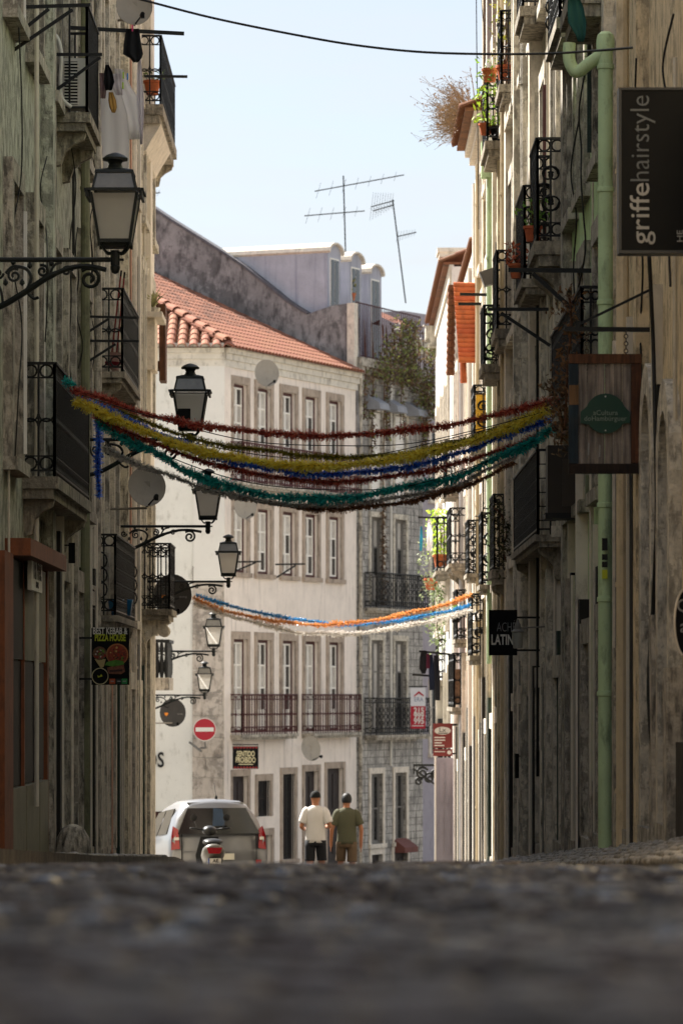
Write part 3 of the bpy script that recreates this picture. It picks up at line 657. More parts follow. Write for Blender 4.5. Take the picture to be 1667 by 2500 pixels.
for i in range(13):
    y = 705+i*17; m = MB(); c = P(1102-.3*i, y, 66.6); m.lathe([(.07,-.05),(.08,0),(.065,.065)], c, 8); obj('verge_tile', m, TERRAD, R6)
m = MB(); m.tube([P(1130, 880, 65.6), P(1131, 935, 65.6)], .06, 10); obj('rainwater_spout', m, TERRAO, R6)
# chimney on the white house
m = MB(); c = P(1102, 745, 92); s = 92/F
m.box(c.x-28*s, 91.6, c.z-1.0, c.x+32*s, 92.6, c.z+122*s); ch = obj('chimney', m, mat('dusty_rose_chimney', '8e6560', .9, .12, 2, .3, '5a4440'), R7)
m = MB(); m.box(c.x-32*s, 91.5, c.z+112*s, c.x+36*s, 92.7, c.z+124*s); m.box(c.x-36*s, 91.45, c.z+124*s, c.x+40*s, 92.75, c.z+134*s); obj('chimney_cap', m, STONEL, ch)
m = MB(); FR7.box(m, 92.2, 93.2, 0, .26, 8.6, 8.9); FR7.box(m, 92.2, 93.2, 0, .18, 8.45, 8.6); obj('cornice', m, STONE, R7)
# ------------------------------------------------------------------ the corner house ahead and its neighbours
uF, nF = Vector((.4, .9165)), Vector((.9165, -.4))
C1 = (-3.07, 100.0)
FP = Fr(C1, uF, nF)                     # rose facade, receding to the right
FPF = Fr((-9.0, 100.0), (1, 0), (0, -1)) # cream front, facing down the street
WP = mat('pale_rose_plaster', 'e6dace', .9, .1, 1.6, .36, '7a6c60', .3, 24, zs=.25, gs=1.3)
WPC = mat('cream_white_plaster', 'dedbd2', .9, .06, 1.6, .3, '8f8a7a', .2, 24)
RUSTI = mat('worn_ashlar', 'bdb2a6', .9, .18, 3, .6, '5c5148', .5, 14)
FRAMEP = mat('rose_stone_frames', 'a89888', .88, .2, 4, .55, '4a4038', .25, 24)
Hz, LP_ = 9.2, 8.72
PH = thing('corner_house', 'pale rose corner house with red tiled roof and dark red balconies', 'house', (C1[0], C1[1], zroad(100)))
bays = [1.0, 2.5, 4.1, 5.6, 7.2]
rows = [(5.66, 8.2, .86), (3.25, 4.98, .86), (-.95, 1.5, .86)]
ground = [(1.0, .95, -5.5, -2.1), (2.5, .8, -3.2, -2.25), (2.55, .85, -5.6, -3.7), (4.1, .8, -4.4, -2.1), (5.6, .9, -5.7, -2.05), (7.2, 1.1, -5.8, -2.0)]
holes = [(c, w_, zb, zt) for zb, zt, w_ in rows for c in bays]+ground
obj('wall', wall_mesh(FP, 0, LP_, -7, Hz-.05, holes, .16, 6), WP, PH)
obj('front_wall', wall_mesh(FPF, 0, 5.93, -7, Hz-.05, [(4.2, 1.1, -5.5, -3.0)], .2, 4), WPC, PH)
for ri, (zb, zt, w_) in enumerate(rows):
    for c in bays:
        surround(FP, PH, c, w_, zb, zt, .17, .035, FRAMEP, ri == 1)
        window(FP, PH, c, w_, zb, zt, .16, WHITEW, [GLASSL, GLASSL, GLASS], rows=3 if ri else 4, outer=REDW, panel=.22 if ri != 1 else 0)
for k, (c, w_, zb, zt) in enumerate(ground):
    surround(FP, PH, c, w_, zb, zt, .15, .03, FRAMEP, k == 3)
    if k in (1, 3):
        wn = window(FP, PH, c, w_, zb, zt, .16, DARKW, GLASS, rows=2)
        gm_ = MB()
        for i in range(6): FP.box(gm_, c-w_/2+.06+i*(w_-.12)/5-.01, c-w_/2+.06+i*(w_-.12)/5+.01, -.03, -.01, zb, zt)
        obj('window_bars', gm_, IRON, wn)
    else: door(FP, PH, c, w_, zb, zt, .16, DARKW if k != 2 else GREYW)
# ashlar corner strip: stone blocks
rnd = random.Random(11)
z = -6.6; k = 0
while z < 3.0:
    h = rnd.uniform(.44, .62); hw_ = .36 if k % 2 else .78
    xs = [5.12, 5.12+hw_, 5.95]
    for i in range(2):
        m = MB(); FPF.box(m, xs[i]+.006, xs[i+1]-.006, -.03, .03+rnd.uniform(0, .018), z+.006, z+h-.006); obj('stone_block', m, RUSTI, PH)
    z += h; k += 1
m = MB(); FPF.box(m, 5.15, 5.96, -.02, .04, 3.0, Hz-.3); obj('corner_pilaster', m, mat('bright_white_plaster', 'dedad2', .9, .05, 1, .12, '9a948a'), PH)
m = MB(); FP.box(m, -.01, .5, -.02, .03, -6.6, Hz-.3); obj('corner_pilaster', m, WP, PH)
# blank shutter-lined windows of the cream front
door(FPF, PH, 4.2, 1.1, -5.5, -3.0, .2, REDW)
gm_ = MB()
for i in range(6): FPF.box(gm_, 3.68+i*.2, 3.7+i*.2, .01, .03, -5.5, -3.0)
FPF.box(gm_, 3.65, 4.75, .01, .03, -3.4, -3.37); obj('door_grille', gm_, IRON, PH)
# cornices under the eaves
for fr, a0, a1 in ((FP, -.02, LP_), (FPF, 0, 5.95)):
    m = MB()
    for o, h0, h1 in ((.26, .02, .14), (.18, .14, .26), (.1, .26, .42), (.05, .42, .6)): fr.box(m, a0, a1, -.05, o, Hz-h1, Hz-h0-.002)
    obj('cornice', m, mat('cream_cornice', 'd6cfc2', .9, .12, 3, .5, '6a5e50'), PH)
# balconies with dark red railings
for a0, a1, zs, zr in ((.35, 3.95, -1.0, .05), (4.95, 8.3, -1.0, .05), (.35, 8.3, 5.6, 6.65)):
    balcony(FP, PH, a0, a1, .38, zs, .14, zr, 'hoop', RUST, STONED, gap=.16, brackets=False)
# --- roof: hipped, 25 degrees, pantiles
TP = math.tan(R_(25)); bv = Vector((-nF.x, -nF.y, 0)); uv = Vector((uF.x, uF.y, 0))
OV = .32
def rp3(a, b): return Vector((C1[0], C1[1], 0))+uv*a+bv*b+Vector((0, 0, Hz+b*TP))
m = MB(); hipd = Vector((-.6665, 1.0, 0)); hz = (hipd.x*bv.x+hipd.y*bv.y)*TP
c0 = Vector((C1[0], C1[1], Hz)); top = c0+hipd*6.0+Vector((0, 0, hz*6.0))
e0 = rp3(-.1, -OV); e1 = rp3(LP_, -OV)
m.add([e0, e1, rp3(LP_, 7.4), top], [(0,1,2,3)])
fe0 = Vector((-9.5, C1[1]-OV, Hz-OV*TP)); fe1 = Vector((e0.x, C1[1]-OV, Hz-OV*TP))
m.add([fe0, fe1, c0+Vector((0,0,.0)), top, Vector((-9.5, 100+6.0, Hz+6*TP))], [(0,1,2,3,4)])
roof = obj('roof', m, TERRAD, PH)
tl = []
r25 = Matrix.Rotation(R_(25), 4, 'X')
angm = math.atan2(bv.y, bv.x)-math.pi/2
for i in range(int(LP_/.21)):
    a = .05+i*.21
    for j in range(22):
        b = -OV+j*.36
        q = Vector((C1[0], C1[1], 0))+uv*a+bv*b
        if (q.x-C1[0])*1.0 < -.6665*(q.y-C1[1])-.05 and b > 0: continue
        tl.append((j, Matrix.Translation(rp3(a, b)+Vector((0,0,.015))) @ Matrix.Rotation(angm, 4, 'Z') @ r25 @ Matrix.Diagonal((1.25, 1.05, 1.1, 1))))
for i in range(22):
    x = fe1.x-.12-i*.3
    for j in range(8):
        y = C1[1]-OV+j*.36
        if x > C1[0]-.6665*(y-C1[1]) and j > 0: continue
        tl.append((j-3 if x > -6 else j+9, Matrix.Translation((x, y, Hz+(y-C1[1])*TP+.015)) @ r25 @ Matrix.Diagonal((1.7, 1.05, 1.5, 1))))
tl.sort(key=lambda t: t[0]); rest = MB()
for i, (j, mt) in enumerate(tl):
    if i < 290: o = inst('roof_tile', TM['t'], mt, roof)
    else: rest.add([mt @ Vector(v) for v in HT.v], HT.f)
obj('roof_tiles', rest, TERRA, roof, kind='stuff')
for i in range(9):
    p = c0+(hipd*.42+Vector((0,0,hz*.42)))*i*1.0+Vector((.1, -.2, .04))
    mt = Matrix.Translation(p) @ Matrix.Rotation(math.atan2(hipd.y, hipd.x)-math.pi/2, 4, 'Z') @ Matrix.Rotation(R_(19), 4, 'X') @ Matrix.Diagonal((1.9, 1.25, 1.7, 1))
    inst('ridge_tile', TM['t'], mt, roof)
# --- tile-faced neighbour with the roof terrace
Q0 = (C1[0]+uF.x*LP_, C1[1]+uF.y*LP_)
FQ = Fr(Q0, uF, nF); LQ = 4.9
WQ = mat('stained_white_facade_tile', 'b9b3aa', .55, .22, 2.2, .8, '3a352f', .2, 20, tex='tile')
QH = thing('tiled_house', 'grey tile faced house with vines hanging from its roof terrace', 'house', (Q0[0], Q0[1], zroad(108)))
qb = [1.45, 3.2]; qrows = [(5.6, 8.1, .85), (2.6, 5.1, .85), (-1.05, 1.6, .85)]
qg = [(c, .85, -4.2, -2.2) for c in qb]+[(1.45, .8, -6, -4.5), (3.2, 1.0, -6, -4.5)]
obj('wall', wall_mesh(FQ, 0, LQ, -7.5, 9.55, [(c, w_, zb, zt) for zb, zt, w_ in qrows for c in qb]+qg, .16, 7), WQ, QH)
for ri, (zb, zt, w_) in enumerate(qrows):
    for c in qb:
        surround(FQ, QH, c, w_, zb, zt, .13, .03, STONE, False)
        if ri == 0:
            for k in range(14):
                m = MB(); FQ.box(m, c-w_/2, c+w_/2, -.1, -.08+.012*(k % 2), zb+k*.178, zb+k*.178+.172); obj('shutter_slat', m, WHITEW, QH)
        else: window(FQ, QH, c, w_, zb, zt, .16, GREYW, [GLASS, GLASSL], rows=3)
for k, (c, w_, zb, zt) in enumerate(qg):
    surround(FQ, QH, c, w_, zb, zt, .14, .03, STONEL, k < 2)
    if k < 2: window(FQ, QH, c, w_, zb, zt, .16, GREYW, GLASS, rows=2)
    else: door(FQ, QH, c, w_, zb, zt, .16, DARKW, 1)
for zs, zr in ((2.5, 3.5), (-1.1, -.05)): balcony(FQ, QH, .55, 4.55, .4, zs, .14, zr, 'rings', IRON, STONED, gap=.15, brackets=False)
for c in (1.0, 2.3, 3.9):
    m = MB(); m.prism([FQ.p(c-.35, 0, 8.55), FQ.p(c-.35, .42, 8.3), FQ.p(c-.35, .46, 8.12), FQ.p(c-.35, 0, 8.12)], FQ.u*.7); obj('window_hood', m, mat('blue_grey_hood_metal', '8c8d92', .6, .15, 3, .3), QH)
m = MB(); m.prism([FQ.p(2.7, 0, -4.1), FQ.p(2.7, .35, -4.35), FQ.p(2.7, .35, -4.5), FQ.p(2.7, 0, -4.5)], FQ.u*1.0); obj('door_awning', m, mat('faded_red_awning', '6a4038', .8, .15), QH)
m = MB()
for o, z0, z1 in ((.16, 9.3, 9.55), (.1, 9.1, 9.3)): FQ.box(m, 0, LQ, -.05, o, z0, z1-.003)
obj('cornice', m, STONED, QH)
pipe(FQ, QH, .12, .08, .06, -6, 9.4, STONED); pipe(FQ, QH, 2.35, .07, .035, -2, 9, WHITEP)
m = MB(); iron_panel(m, FQ.p(.1, -.05, 0), FQ.p(LQ-.1, -.05, 0), 9.56, 11.1, 'plain', gap=.14); obj('terrace_railing', m, RUST, QH)
m = MB(); FQ.box(m, -.2, .06, -.2, .02, 9.0, 11.05); obj('terrace_post', m, STONEL, QH)
# --- stepped party wall and dormers
CEM = mat('weathered_cement_render', '93908f', .95, .35, 1.4, .75, '3a3838', .5, 12, zs=1.2)
FW = Fr((Q0[0], Q0[1]), (bv.x, bv.y), (-uF.x, -uF.y))   # a = b metres back from the facade
def pxb(px):
    k = (px-CX)/F; return (k*Q0[1]-Q0[0])/(bv.x-k*bv.y)
pts = [(862, 748), (850, 741), (815, 746), (780, 757), (752, 768), (725, 752), (700, 735), (660, 702), (600, 655), (540, 615), (500, 590), (420, 540), (345, 490), (300, 462)]
poly = []
for px, py in pts:
    b = max(-.1, pxb(px)); q = FW.p(b, 0, 0); poly.append((b, (HY-py)*q.y/F))
m = MB(); pp = [FW.p(b, .05, z) for b, z in poly]+[FW.p(poly[-1][0], .05, 7), FW.p(-.1, .05, 7)]
m.prism(pp, -FW.n*.35); pw = obj('party_wall', m, CEM, QH)
m = MB()
for (b0, z0), (b1, z1) in zip(poly[4:-1], poly[5:]): m.bar(FW.p(b0, -.12, z0+.03), FW.p(b1, -.12, z1+.03), .42, .07)
obj('coping', m, mat('slate_coping', '5e5d62', .8, .25, 4, .4), pw)
DORM = mat('lilac_grey_dormer_render', 'adaeb8', .92, .16, 1.6, .5, '6f7286', .25, 18, zs=.12)
def dormer(a0, b0, zt, zb, wd, back):
    """arched dormer on the hidden roof; front faces across the street"""
    fr = Fr((Q0[0]+uF.x*a0+bv.x*b0, Q0[1]+uF.y*a0+bv.y*b0), uF, nF); n = 8; m = MB()
    arch = [(wd*(.5-.5*math.cos(math.pi*k/n)), zt-.28+.28*math.sin(math.pi*k/n)) for k in range(n+1)]
    m.prism([fr.p(0, 0, zb), fr.p(wd, 0, zb)]+[fr.p(a, 0, z) for a, z in arch[::-1]], fr.n*-back); dm = obj('dormer', m, DORM, QH)
    m = MB()
    ro = [(wd/2+(a-wd/2)*1.14, z+.03) for a, z in arch]; ri = [(wd/2+(a-wd/2)*1.0, z-.02) for a, z in arch]
    for k in range(n):
        m.prism([fr.p(ri[k][0], .1, ri[k][1]), fr.p(ri[k+1][0], .1, ri[k+1][1]), fr.p(ro[k+1][0], .1, ro[k+1][1]), fr.p(ro[k][0], .1, ro[k][1])], fr.n*-(back+.1))
    obj('dormer_roof', m, STONEL, dm)
    m = MB(); fr.box(m, wd*.18, wd*.82, -.02, .02, zb+.1, zt-.42); obj('window_frame', m, WHITEW, dm)
    for s in (0, 1):
        m = MB(); fr.box(m, wd*(.22+.3*s), wd*(.48+.3*s), .015, .03, zb+.15, zt-.47); obj('pane', m, GLASS, dm)
dormer(.25, 1.0, 12.85, 9.6, .95, 7.0); dormer(1.75, 1.0, 12.75, 9.6, .95, 6.0); dormer(3.2, 1.0, 12.55, 9.6, .95, 6.0)
m = MB(); m.add([FQ.p(-.0, -1.5, 10.6), FQ.p(6, -1.5, 10.6), FQ.p(6, -7, 13.2), FQ.p(-.0, -7, 13.2)], [(0,1,2,3)]); obj('roof', m, TERRAD, QH)
m = MB(); m.add([FQ.p(4.2, -.6, 10.9), FQ.p(6.2, -.6, 10.9), FQ.p(6.2, -2.2, 11.6), FQ.p(4.2, -2.2, 11.6)], [(0,1,2,3)]); obj('tiled_lean_to', m, TERRA, QH)
# --- grey lavender building behind, and the little house hiding at the square
UH = thing('lavender_building', 'plain lavender grey building rising behind the vine hung terrace', 'building', (3.2, 121, zroad(118)))
FU = Fr((1.9, 119.5), (.55, .835), (.835, -.55))
WU = mat('lavender_render', 'a49da3', .92, .08, 1.2, .35, '6f6a70', .2)
obj('wall', wall_mesh(FU, 0, 7, -8, 12.0, [(2.1, .9, 6.2, 8.4), (4.3, .9, 6.2, 8.4), (2.1, .9, 2.2, 4.4), (4.3, .9, 2.2, 4.4), (2.1, .9, -1.8, .6)], .15, 5), WU, UH)
for c, zb in ((2.1, 6.2), (4.3, 6.2), (2.1, 2.2), (4.3, 2.2), (2.1, -1.8)):
    surround(FU, UH, c, .9, zb, zb+2.2, .14, .04, STONEL); window(FU, UH, c, .9, zb, zb+2.2, .15, GREYW, GLASS)
m = MB()
for o, z0, z1 in ((.3, 10.9, 11.1), (.2, 10.7, 10.9)): FU.box(m, -.1, 7, -.05, o, z0, z1-.003)
obj('cornice', m, STONE, UH); pilaster(FU, UH, .5, .9, .08, -8, 10.7, WU); pilaster(FU, UH, 3.2, .4, .08, -8, 10.7, WU)
FS = Fr((-4.35, 0), (0, 1), (1, 0))
SH = thing('small_house', 'low pale house at the square with a dark baluster balcony', 'house', (-4.5, 83, zroad(83)))
obj('wall', wall_mesh(FS, 80.5, 86.0, -5, 2.2, [], .2, 3), WPC, SH)
m = MB(); FS.box(m, 80.4, 86.1, -3.1, .12, 2.2, 2.35); obj('roof_slab', m, STONED, SH)
m = MB(); FS.box(m, 82.3, 84.4, -.02, .66, .13, .4); bs = obj('balcony', m, STONED, SH)
m = MB(); zb = .4
for s in range(9): m.lathe([(.03,0),(.05,.12),(.055,.3),(.03,.5),(.05,.62),(.03,.75)], FS.p(82.4+s*.24, .6, zb), 8)
for o in (.3, .4, .5, .6): m.lathe([(.03,0),(.05,.12),(.055,.3),(.03,.5),(.05,.62),(.03,.75)], FS.p(82.35, o, zb), 8)
FS.box(m, 82.28, 84.42, .54, .67, zb+.75, zb+.82); FS.box(m, 82.28, 82.42, 0, .54, zb+.752, zb+.822); obj('balustrade', m, IRON, bs)
# ------------------------------------------------------------------ antennas
def antenna(name, label, base, top, booms, r=.022):
    base, top = Vector(base), Vector(top); t = thing(name, label, 'antenna', base, 'roof antennas')
    m = MB(); m.tube([base, top], r, 6); obj('mast', m, IRON, t)
    for s, p, q, k, el_, ed in booms:      # height share, boom ends in px (x,y), elements, element length, px direction
        p3, q3 = P(p[0], p[1], base.y), P(q[0], q[1], base.y); m = MB(); m.tube([p3, q3], .017, 5); b = obj('boom', m, IRON, t)
        m = MB(); dv = Vector((ed[0], ed[2], -ed[1])).normalized()
        for i in range(k):
            c = p3.lerp(q3, (i+.3)/k); L_ = el_*(1-.5*i/k); m.tube([c-dv*L_/2, c+dv*L_/2], .005, 3)
        obj('elements', m, IRON, b)
    return t
da = 111.2
antenna('roof_antenna', 'tall twin boom antenna rising beside the first dormer', P(847, 745, da), P(838, 429, da), [(0, (768, 467), (986, 427), 7, .7, (.25, -1, .9)), (0, (743, 527), (890, 515), 5, .7, (.25, -1, .9))])
antenna('roof_antenna', 'leaning antenna with clustered elements above the terrace', P(990, 740, da), P(958, 487, da), [(0, (905, 505), (962, 490), 9, .9, (.12, -1, .3)), (0, (910, 515), (962, 500), 7, .5, (.5, .2, 1)), (0, (968, 578), (1016, 567), 7, .5, (.2, -1, .9))])
m_ = antenna('roof_antenna', 'small antenna behind the big street lantern above the party wall', P(354, 500, 113), P(346, 410, 113), [(0, (345, 477), (392, 470), 7, .5, (.3, -1, .9))])
# ------------------------------------------------------------------ street lanterns
LGLASS = mat('frosted_lantern_glass', 'd6d0c6', .3, .08, 3, .12, '9a948a', .03, 20, spec=.5)
_t = LGLASS.node_tree; _tr = _t.nodes.new('ShaderNodeBsdfTranslucent'); _tr.inputs[0].default_value = (.86, .84, .8, 1); _ms = _t.nodes.new('ShaderNodeMixShader'); _ms.inputs[0].default_value = .6; _tp = _t.nodes.new('ShaderNodeBsdfTransparent'); _mt = _t.nodes.new('ShaderNodeMixShader'); _mt.inputs[0].default_value = .4
_t.links.new(_t.nodes['Principled BSDF'].outputs[0], _ms.inputs[1]); _t.links.new(_tr.outputs[0], _ms.inputs[2]); _t.links.new(_ms.outputs[0], _mt.inputs[1]); _t.links.new(_tp.outputs[0], _mt.inputs[2]); _t.links.new(_mt.outputs[0], _t.nodes['Material Output'].inputs[0])
LGLASS2 = mat('clear_lantern_glass', '6a6864', .12, .25, 4, bump=0, spec=.7)
Zv, Xv, Yv = Vector((0,0,1)), Vector((1,0,0)), Vector((0,1,0))
def spiral(c, R0, turns, sgn=1, a0=0, n=20, shrink=.8):
    return [c+Xv*R0*(1-shrink*i/n)*math.cos(a0+sgn*2*math.pi*turns*i/n)+Zv*R0*(1-shrink*i/n)*math.sin(a0+sgn*2*math.pi*turns*i/n) for i in range(n+1)]
def lantern(px, py, d, wx, s, label):
    """px,py: the hub at the end of the arm; wx: x of the wall"""
    h = P(px, py, d); t = thing('street_lantern', label, 'lantern', (wx, d, h.z-.4), 'wall lanterns along the street')
    m = MB(); m.tube([Vector((wx, d, h.z)), h], .022*s, 8); m.box(wx-.02, d-.05, h.z-.5*s, wx+.025, d+.05, h.z+.1*s)
    m.tube([h+Zv*-.05*s, h+Zv*.08*s], .042*s, 10)
    m.lathe([(.01,-.125*s),(.03*s,-.115*s),(.042*s,-.085*s),(.044*s,-.06*s),(.036*s,-.05*s)], h, 10); m.tube([h+Xv*.04*s, h+Xv*.075*s], .012*s, 6)
    obj('arm', m, IRONG, t, auto=True)
    ln = h.x-wx; m = MB(); q = lambda u, v: Vector((wx+ln*u, d, h.z+v*s))
    m.tube(smooth_path([q(0,-.44), q(.12,-.4), q(.3,-.28), q(.48,-.15), q(.66,-.07), q(.8,-.06), q(.93,-.09)], 6), [.03*s]*20+[.024*s]*17, 6)
    m.tube(spiral(q(.8,-.17), .1*s, 1.6, -1, math.pi*.75), .017*s, 5); m.tube(spiral(q(.62,-.1), .05*s, 1.2, 1, 0), .012*s, 5)
    obj('scroll_bracket', m, IRONG, t)
    m = MB()
    m.tube(smooth_path([q(.3,-.28), q(.34,-.16), q(.3,-.08), q(.2,-.06), q(.14,-.12)], 5), .016*s, 5); m.tube(spiral(q(.21,-.14), .065*s, 1.5, 1, 1.0), .013*s, 5)
    m.tube(smooth_path([q(.12,-.4), q(.1,-.26), q(.04,-.18), q(.02,-.08)], 5), .014*s, 5); m.tube(spiral(q(.08,-.12), .05*s, 1.4, -1, 0), .012*s, 5)
    m.tube(spiral(q(.43,-.1), .055*s, 1.5, -1, 2.0), .013*s, 5); m.tube(smooth_path([q(.3,-.28), q(.36,-.34), q(.4,-.33)], 4), .014*s, 5)
    m.tube(smooth_path([q(.48,-.15), q(.52,-.05), q(.58,-.02)], 4), .013*s, 5)
    for u, v in ((.2,-.02), (.33,-.05), (.27,-.2), (.14,-.2), (.5,-.03)): m.lathe([(.004,-.03*s),(.024*s,-.01*s),(.02*s,.012*s),(.003,.035*s)], q(u, v), 6)
    obj('leaf_scrollwork', m, IRONG, t)
    z = lambda k: h.z+k*s
    def sq(w_, zz): return [Vector((h.x+sx*w_*s/2, d+sy*w_*s/2, z(zz))) for sx, sy in ((-1,-1),(1,-1),(1,1),(-1,1))]
    m = MB()
    b0, b1, e0, r0, r1 = sq(.27,.155), sq(.40,.57), sq(.5,.585), sq(.375,.60), sq(.31,.745)
    for k in range(4): m.bar(b0[k], b1[k], .026*s, .026*s); m.bar(r0[k], r1[k], .02*s, .02*s); m.bar(b0[k], b0[(k+1)%4], .024*s, .03*s)
    for k in range(4):
        m.bar(sq(.47,.59)[k], sq(.47,.59)[(k+1)%4], .05*s, .022*s); m.tube([b0[k]+Zv*.01, b0[k]-Zv*.05*s], .014*s, 6)
        m.tube(smooth_path([b0[k], (b0[k]+h)/2+Zv*-.02*s, Vector((h.x, d, z(.075)))], 5), .011*s, 5)
    m.loft([sq(.215,.105), sq(.25,.145)])
    for sx in (-1, 1): m.box(h.x+sx*.235*s-.012*s, d-.24*s, z(.53), h.x+sx*.235*s+.012*s, d+.24*s, z(.58))
    obj('lantern_frame', m, IRONG, t)
    m = MB(); m.loft([sq(.345,.745), sq(.33,.77), sq(.2,.79)])
    m.lathe([(.1*s,.78*s),(.065*s,.81*s),(.055*s,.84*s),(.07*s,.865*s),(.11*s,.87*s),(.112*s,.89*s),(.08*s,.915*s),(.03*s,.935*s),(.004,.94*s)], h, 14); obj('cap', m, IRONG, t, auto=True)
    for (lo, hi, mt_) in ((b0, b1, LGLASS), (r0, r1, LGLASS2)):
        for k in range(4):
            a, b, c_, e = lo[k], lo[(k+1)%4], hi[(k+1)%4], hi[k]; cen = (a+b+c_+e)/4; g = [cen+(p_-cen)*.96 for p_ in (a,b,c_,e)]
            m = MB(); nn = (b-a).cross(e-a).normalized()*.004; m.prism([p_-nn for p_ in g], nn*2); obj('glass_pane', m, mt_, t)
    return t
lantern(282, 634, 33.7, XL, 1.0, 'largest street lantern, on the sage green house under the laundry')
lantern(465, 1073, 45.0, XL+.13, .95, 'lantern with a dark sticker on its glass behind the garlands')
lantern(508, 1285, 53.0, XL, .85, 'lantern above the dark round dish, just under the garlands')
lantern(558, 1420, 61.0, XL, .80, 'lantern in front of the rose house, beside its second floor windows')
lantern(522, 1590, 84.0, -4.35, .92, 'upper one of the two lanterns on the small pale house')
lantern(500, 1697, 85.3, -4.35, .80, 'lowest and smallest lantern, above the no entry sign')
m = MB(); c = P(453, 1010, 44.72); m.box(c.x-.09, c.y-.006, c.z-.07, c.x+.06, c.y, c.z+.06); obj("sticker", m, BLACKP, bpy.data.objects["street_lantern.001"])
# ------------------------------------------------------------------ satellite dishes
def dish(px, py, d, r, label, wall, mt_=None, yaw=0, tilt=20, flip=1, logo=False):
    """offset dish: reflector facing away from the wall; wall = point it is bolted to"""
    mt_ = mt_ or DISHM; c = P(px, py, d); t = thing('satellite_dish', label, 'dish', wall, 'satellite dishes')
    A_ = Matrix.Rotation(R_(yaw), 3, 'Z') @ Matrix.Rotation(R_(tilt), 3, 'X'); n = A_ @ Vector((0,-1,0)); ax = A_ @ Vector((1,0,0)); ay = A_ @ Vector((0,0,1))
    m = MB(); prof = [(.004, -.0), (r*.35, .015*r), (r*.7, .07*r), (r*.95, .14*r), (r, .16*r), (r, .19*r), (r*.93, .17*r), (r*.68, .10*r), (r*.3, .045*r), (.004, .03*r)]
    m.lathe(prof, c, 24, ax*.92, ay, n); obj('reflector', m, mt_, t, auto=True)
    m = MB(); w_ = Vector(wall); m.tube([w_, Vector((c.x, c.y, w_.z)), c-n*.02], .018, 6); m.box(c.x-.05, c.y+.0, c.z-.1, c.x+.05, c.y+.06, c.z+.08); obj('mount', m, DISHM, t)
    f = c+n*r*.95-ay*r*.75+ax*flip*r*.3; m = MB(); m.tube([c-ay*r*.95, f], .012, 5); obj('feed_arm', m, IRON, t)
    m = MB(); m.lathe([(.03,-.03),(.034,.03),(.02,.06)], f, 8, ax, ay, -n); m.box(f.x-.02, f.y-.05, f.z-.05, f.x+.03, f.y+.02, f.z); obj('receiver', m, BLACKP, t)
    if logo:
        m = MB(); q = c+n*.16*r-ax*r*.45-ay*r*.1; m.prism([q+ax*x*r+ay*y*r for x, y in ((-.12,.1),(.12,.1),(.12,-.02),(0,-.14),(-.12,-.02))], n*.004); obj('orange_logo', m, mat('orange_print', 'd9862c', .6, .05, 5, bump=0), t)
        m = MB(); letter(m, 'strong', .07*r*2, c+n*.2*r+ax*r*.5-ay*r*.08, ax, ay); obj('lettering', m, INKG, t)
    return t
dish(327, 18, 51.5, .27, 'grey dish cut by the top edge above the laundry', (XL, 51.8, 9.1), yaw=10, tilt=-12)
dish(358, 1190, 50.0, .27, 'beige grey dish below the white garland end', (XL, 50.3, 2.45), yaw=12, tilt=-14)
dish(422, 1453, 61.5, .335, 'large charcoal dish behind the hoop patterned balcony', (XL, 61.8, 1.2), DISHD, yaw=0, tilt=0, logo=True)
dish(598, 1238, 99.0, .33, 'pale dish above the second floor of the rose corner house', (-2.4, 101.2, 4.6), yaw=18, tilt=-8)
dish(650, 912, 99.5, .36, 'grey dish between the top floor windows under the eave', (-1.9, 102.5, 8.0), yaw=18, tilt=-8)
dish(422, 1740, 86.5, .32, 'charcoal dish with an orange mark above the square', (-4.35, 85.7, -.6), DISHD, yaw=5, tilt=0, logo=True)
dish(756, 1828, 98.5, .33, 'oval grey dish over the ground floor doors of the rose house', (-1.0, 104.6, -1.4), yaw=38, tilt=-10)
dish(1215, 512, 60.5, .16, 'small beige dish on the sunlit ivory house', (XR, 60.8, 7.5), mat('beige_dish_paint', 'b5a488', .6, .1, 4, .2), yaw=-25, tilt=-8)
# ------------------------------------------------------------------ tinsel garlands
def tinselmat(name, c1, c2):
    if name in _M: return _M[name]
    m = leafmat(name, c1, c2, .28); m.node_tree.nodes['Mix Shader'].inputs[0].default_value = .58; return m
def garland(label, pts, d0, d1, col, r=.05, dens=1150, group='tinsel garlands over the street', core=True):
    x0, x1 = pts[0][0], pts[-1][0]
    path = smooth_path([P(x, y, d0+(d1-d0)*(x-x0)/(x1-x0 if x1 != x0 else 1)) for x, y in pts], 14)
    rr = random.Random(len(label)*7+int(pts[0][1])); path = [p+Vector((0,0,.02*noise.noise(Vector((p.x*2.3, p.z*3, len(label))))+.008*noise.noise(Vector((p.x*9, 1, len(label))))))for p in path]; ln = sum((b-a).length for a, b in zip(path, path[1:])); N = int(ln*dens); m = MB()
    cum = [0]
    for a, b in zip(path, path[1:]): cum.append(cum[-1]+(b-a).length)
    k = 0
    for i in range(N):
        s = ln*(i+rr.random())/N
        while k < len(cum)-2 and cum[k+1] < s: k += 1
        a, b = path[k], path[k+1]; p = a.lerp(b, (s-cum[k])/max(1e-6, cum[k+1]-cum[k])); t = (b-a).normalized()
        u = t.cross(Vector((rr.uniform(-1,1), rr.uniform(-1,1), rr.uniform(-1,1)))).normalized()
        e = p+(u+t*rr.uniform(-.9,.9)).normalized()*r*.86*(1+.22*math.sin(s*5.3)+.12*math.sin(s*17))*rr.uniform(.6, 1.4); w_ = t.cross(u).normalized()*.006
        if rr.random() < .5: w_ = (w_+t*.003)
        m.add([p-w_*.6, p+w_*.6, e+w_, e-w_], [(0,1,2,3)])
    t = obj('tinsel_garland', m, col, None, label=label, cat='garland', group=group)
    off = ORG[t.name]; c = MB(); c.tube(path[::3]+[path[-1]], .007, 4); obj('string', c, PLASTIC, t)
    return t
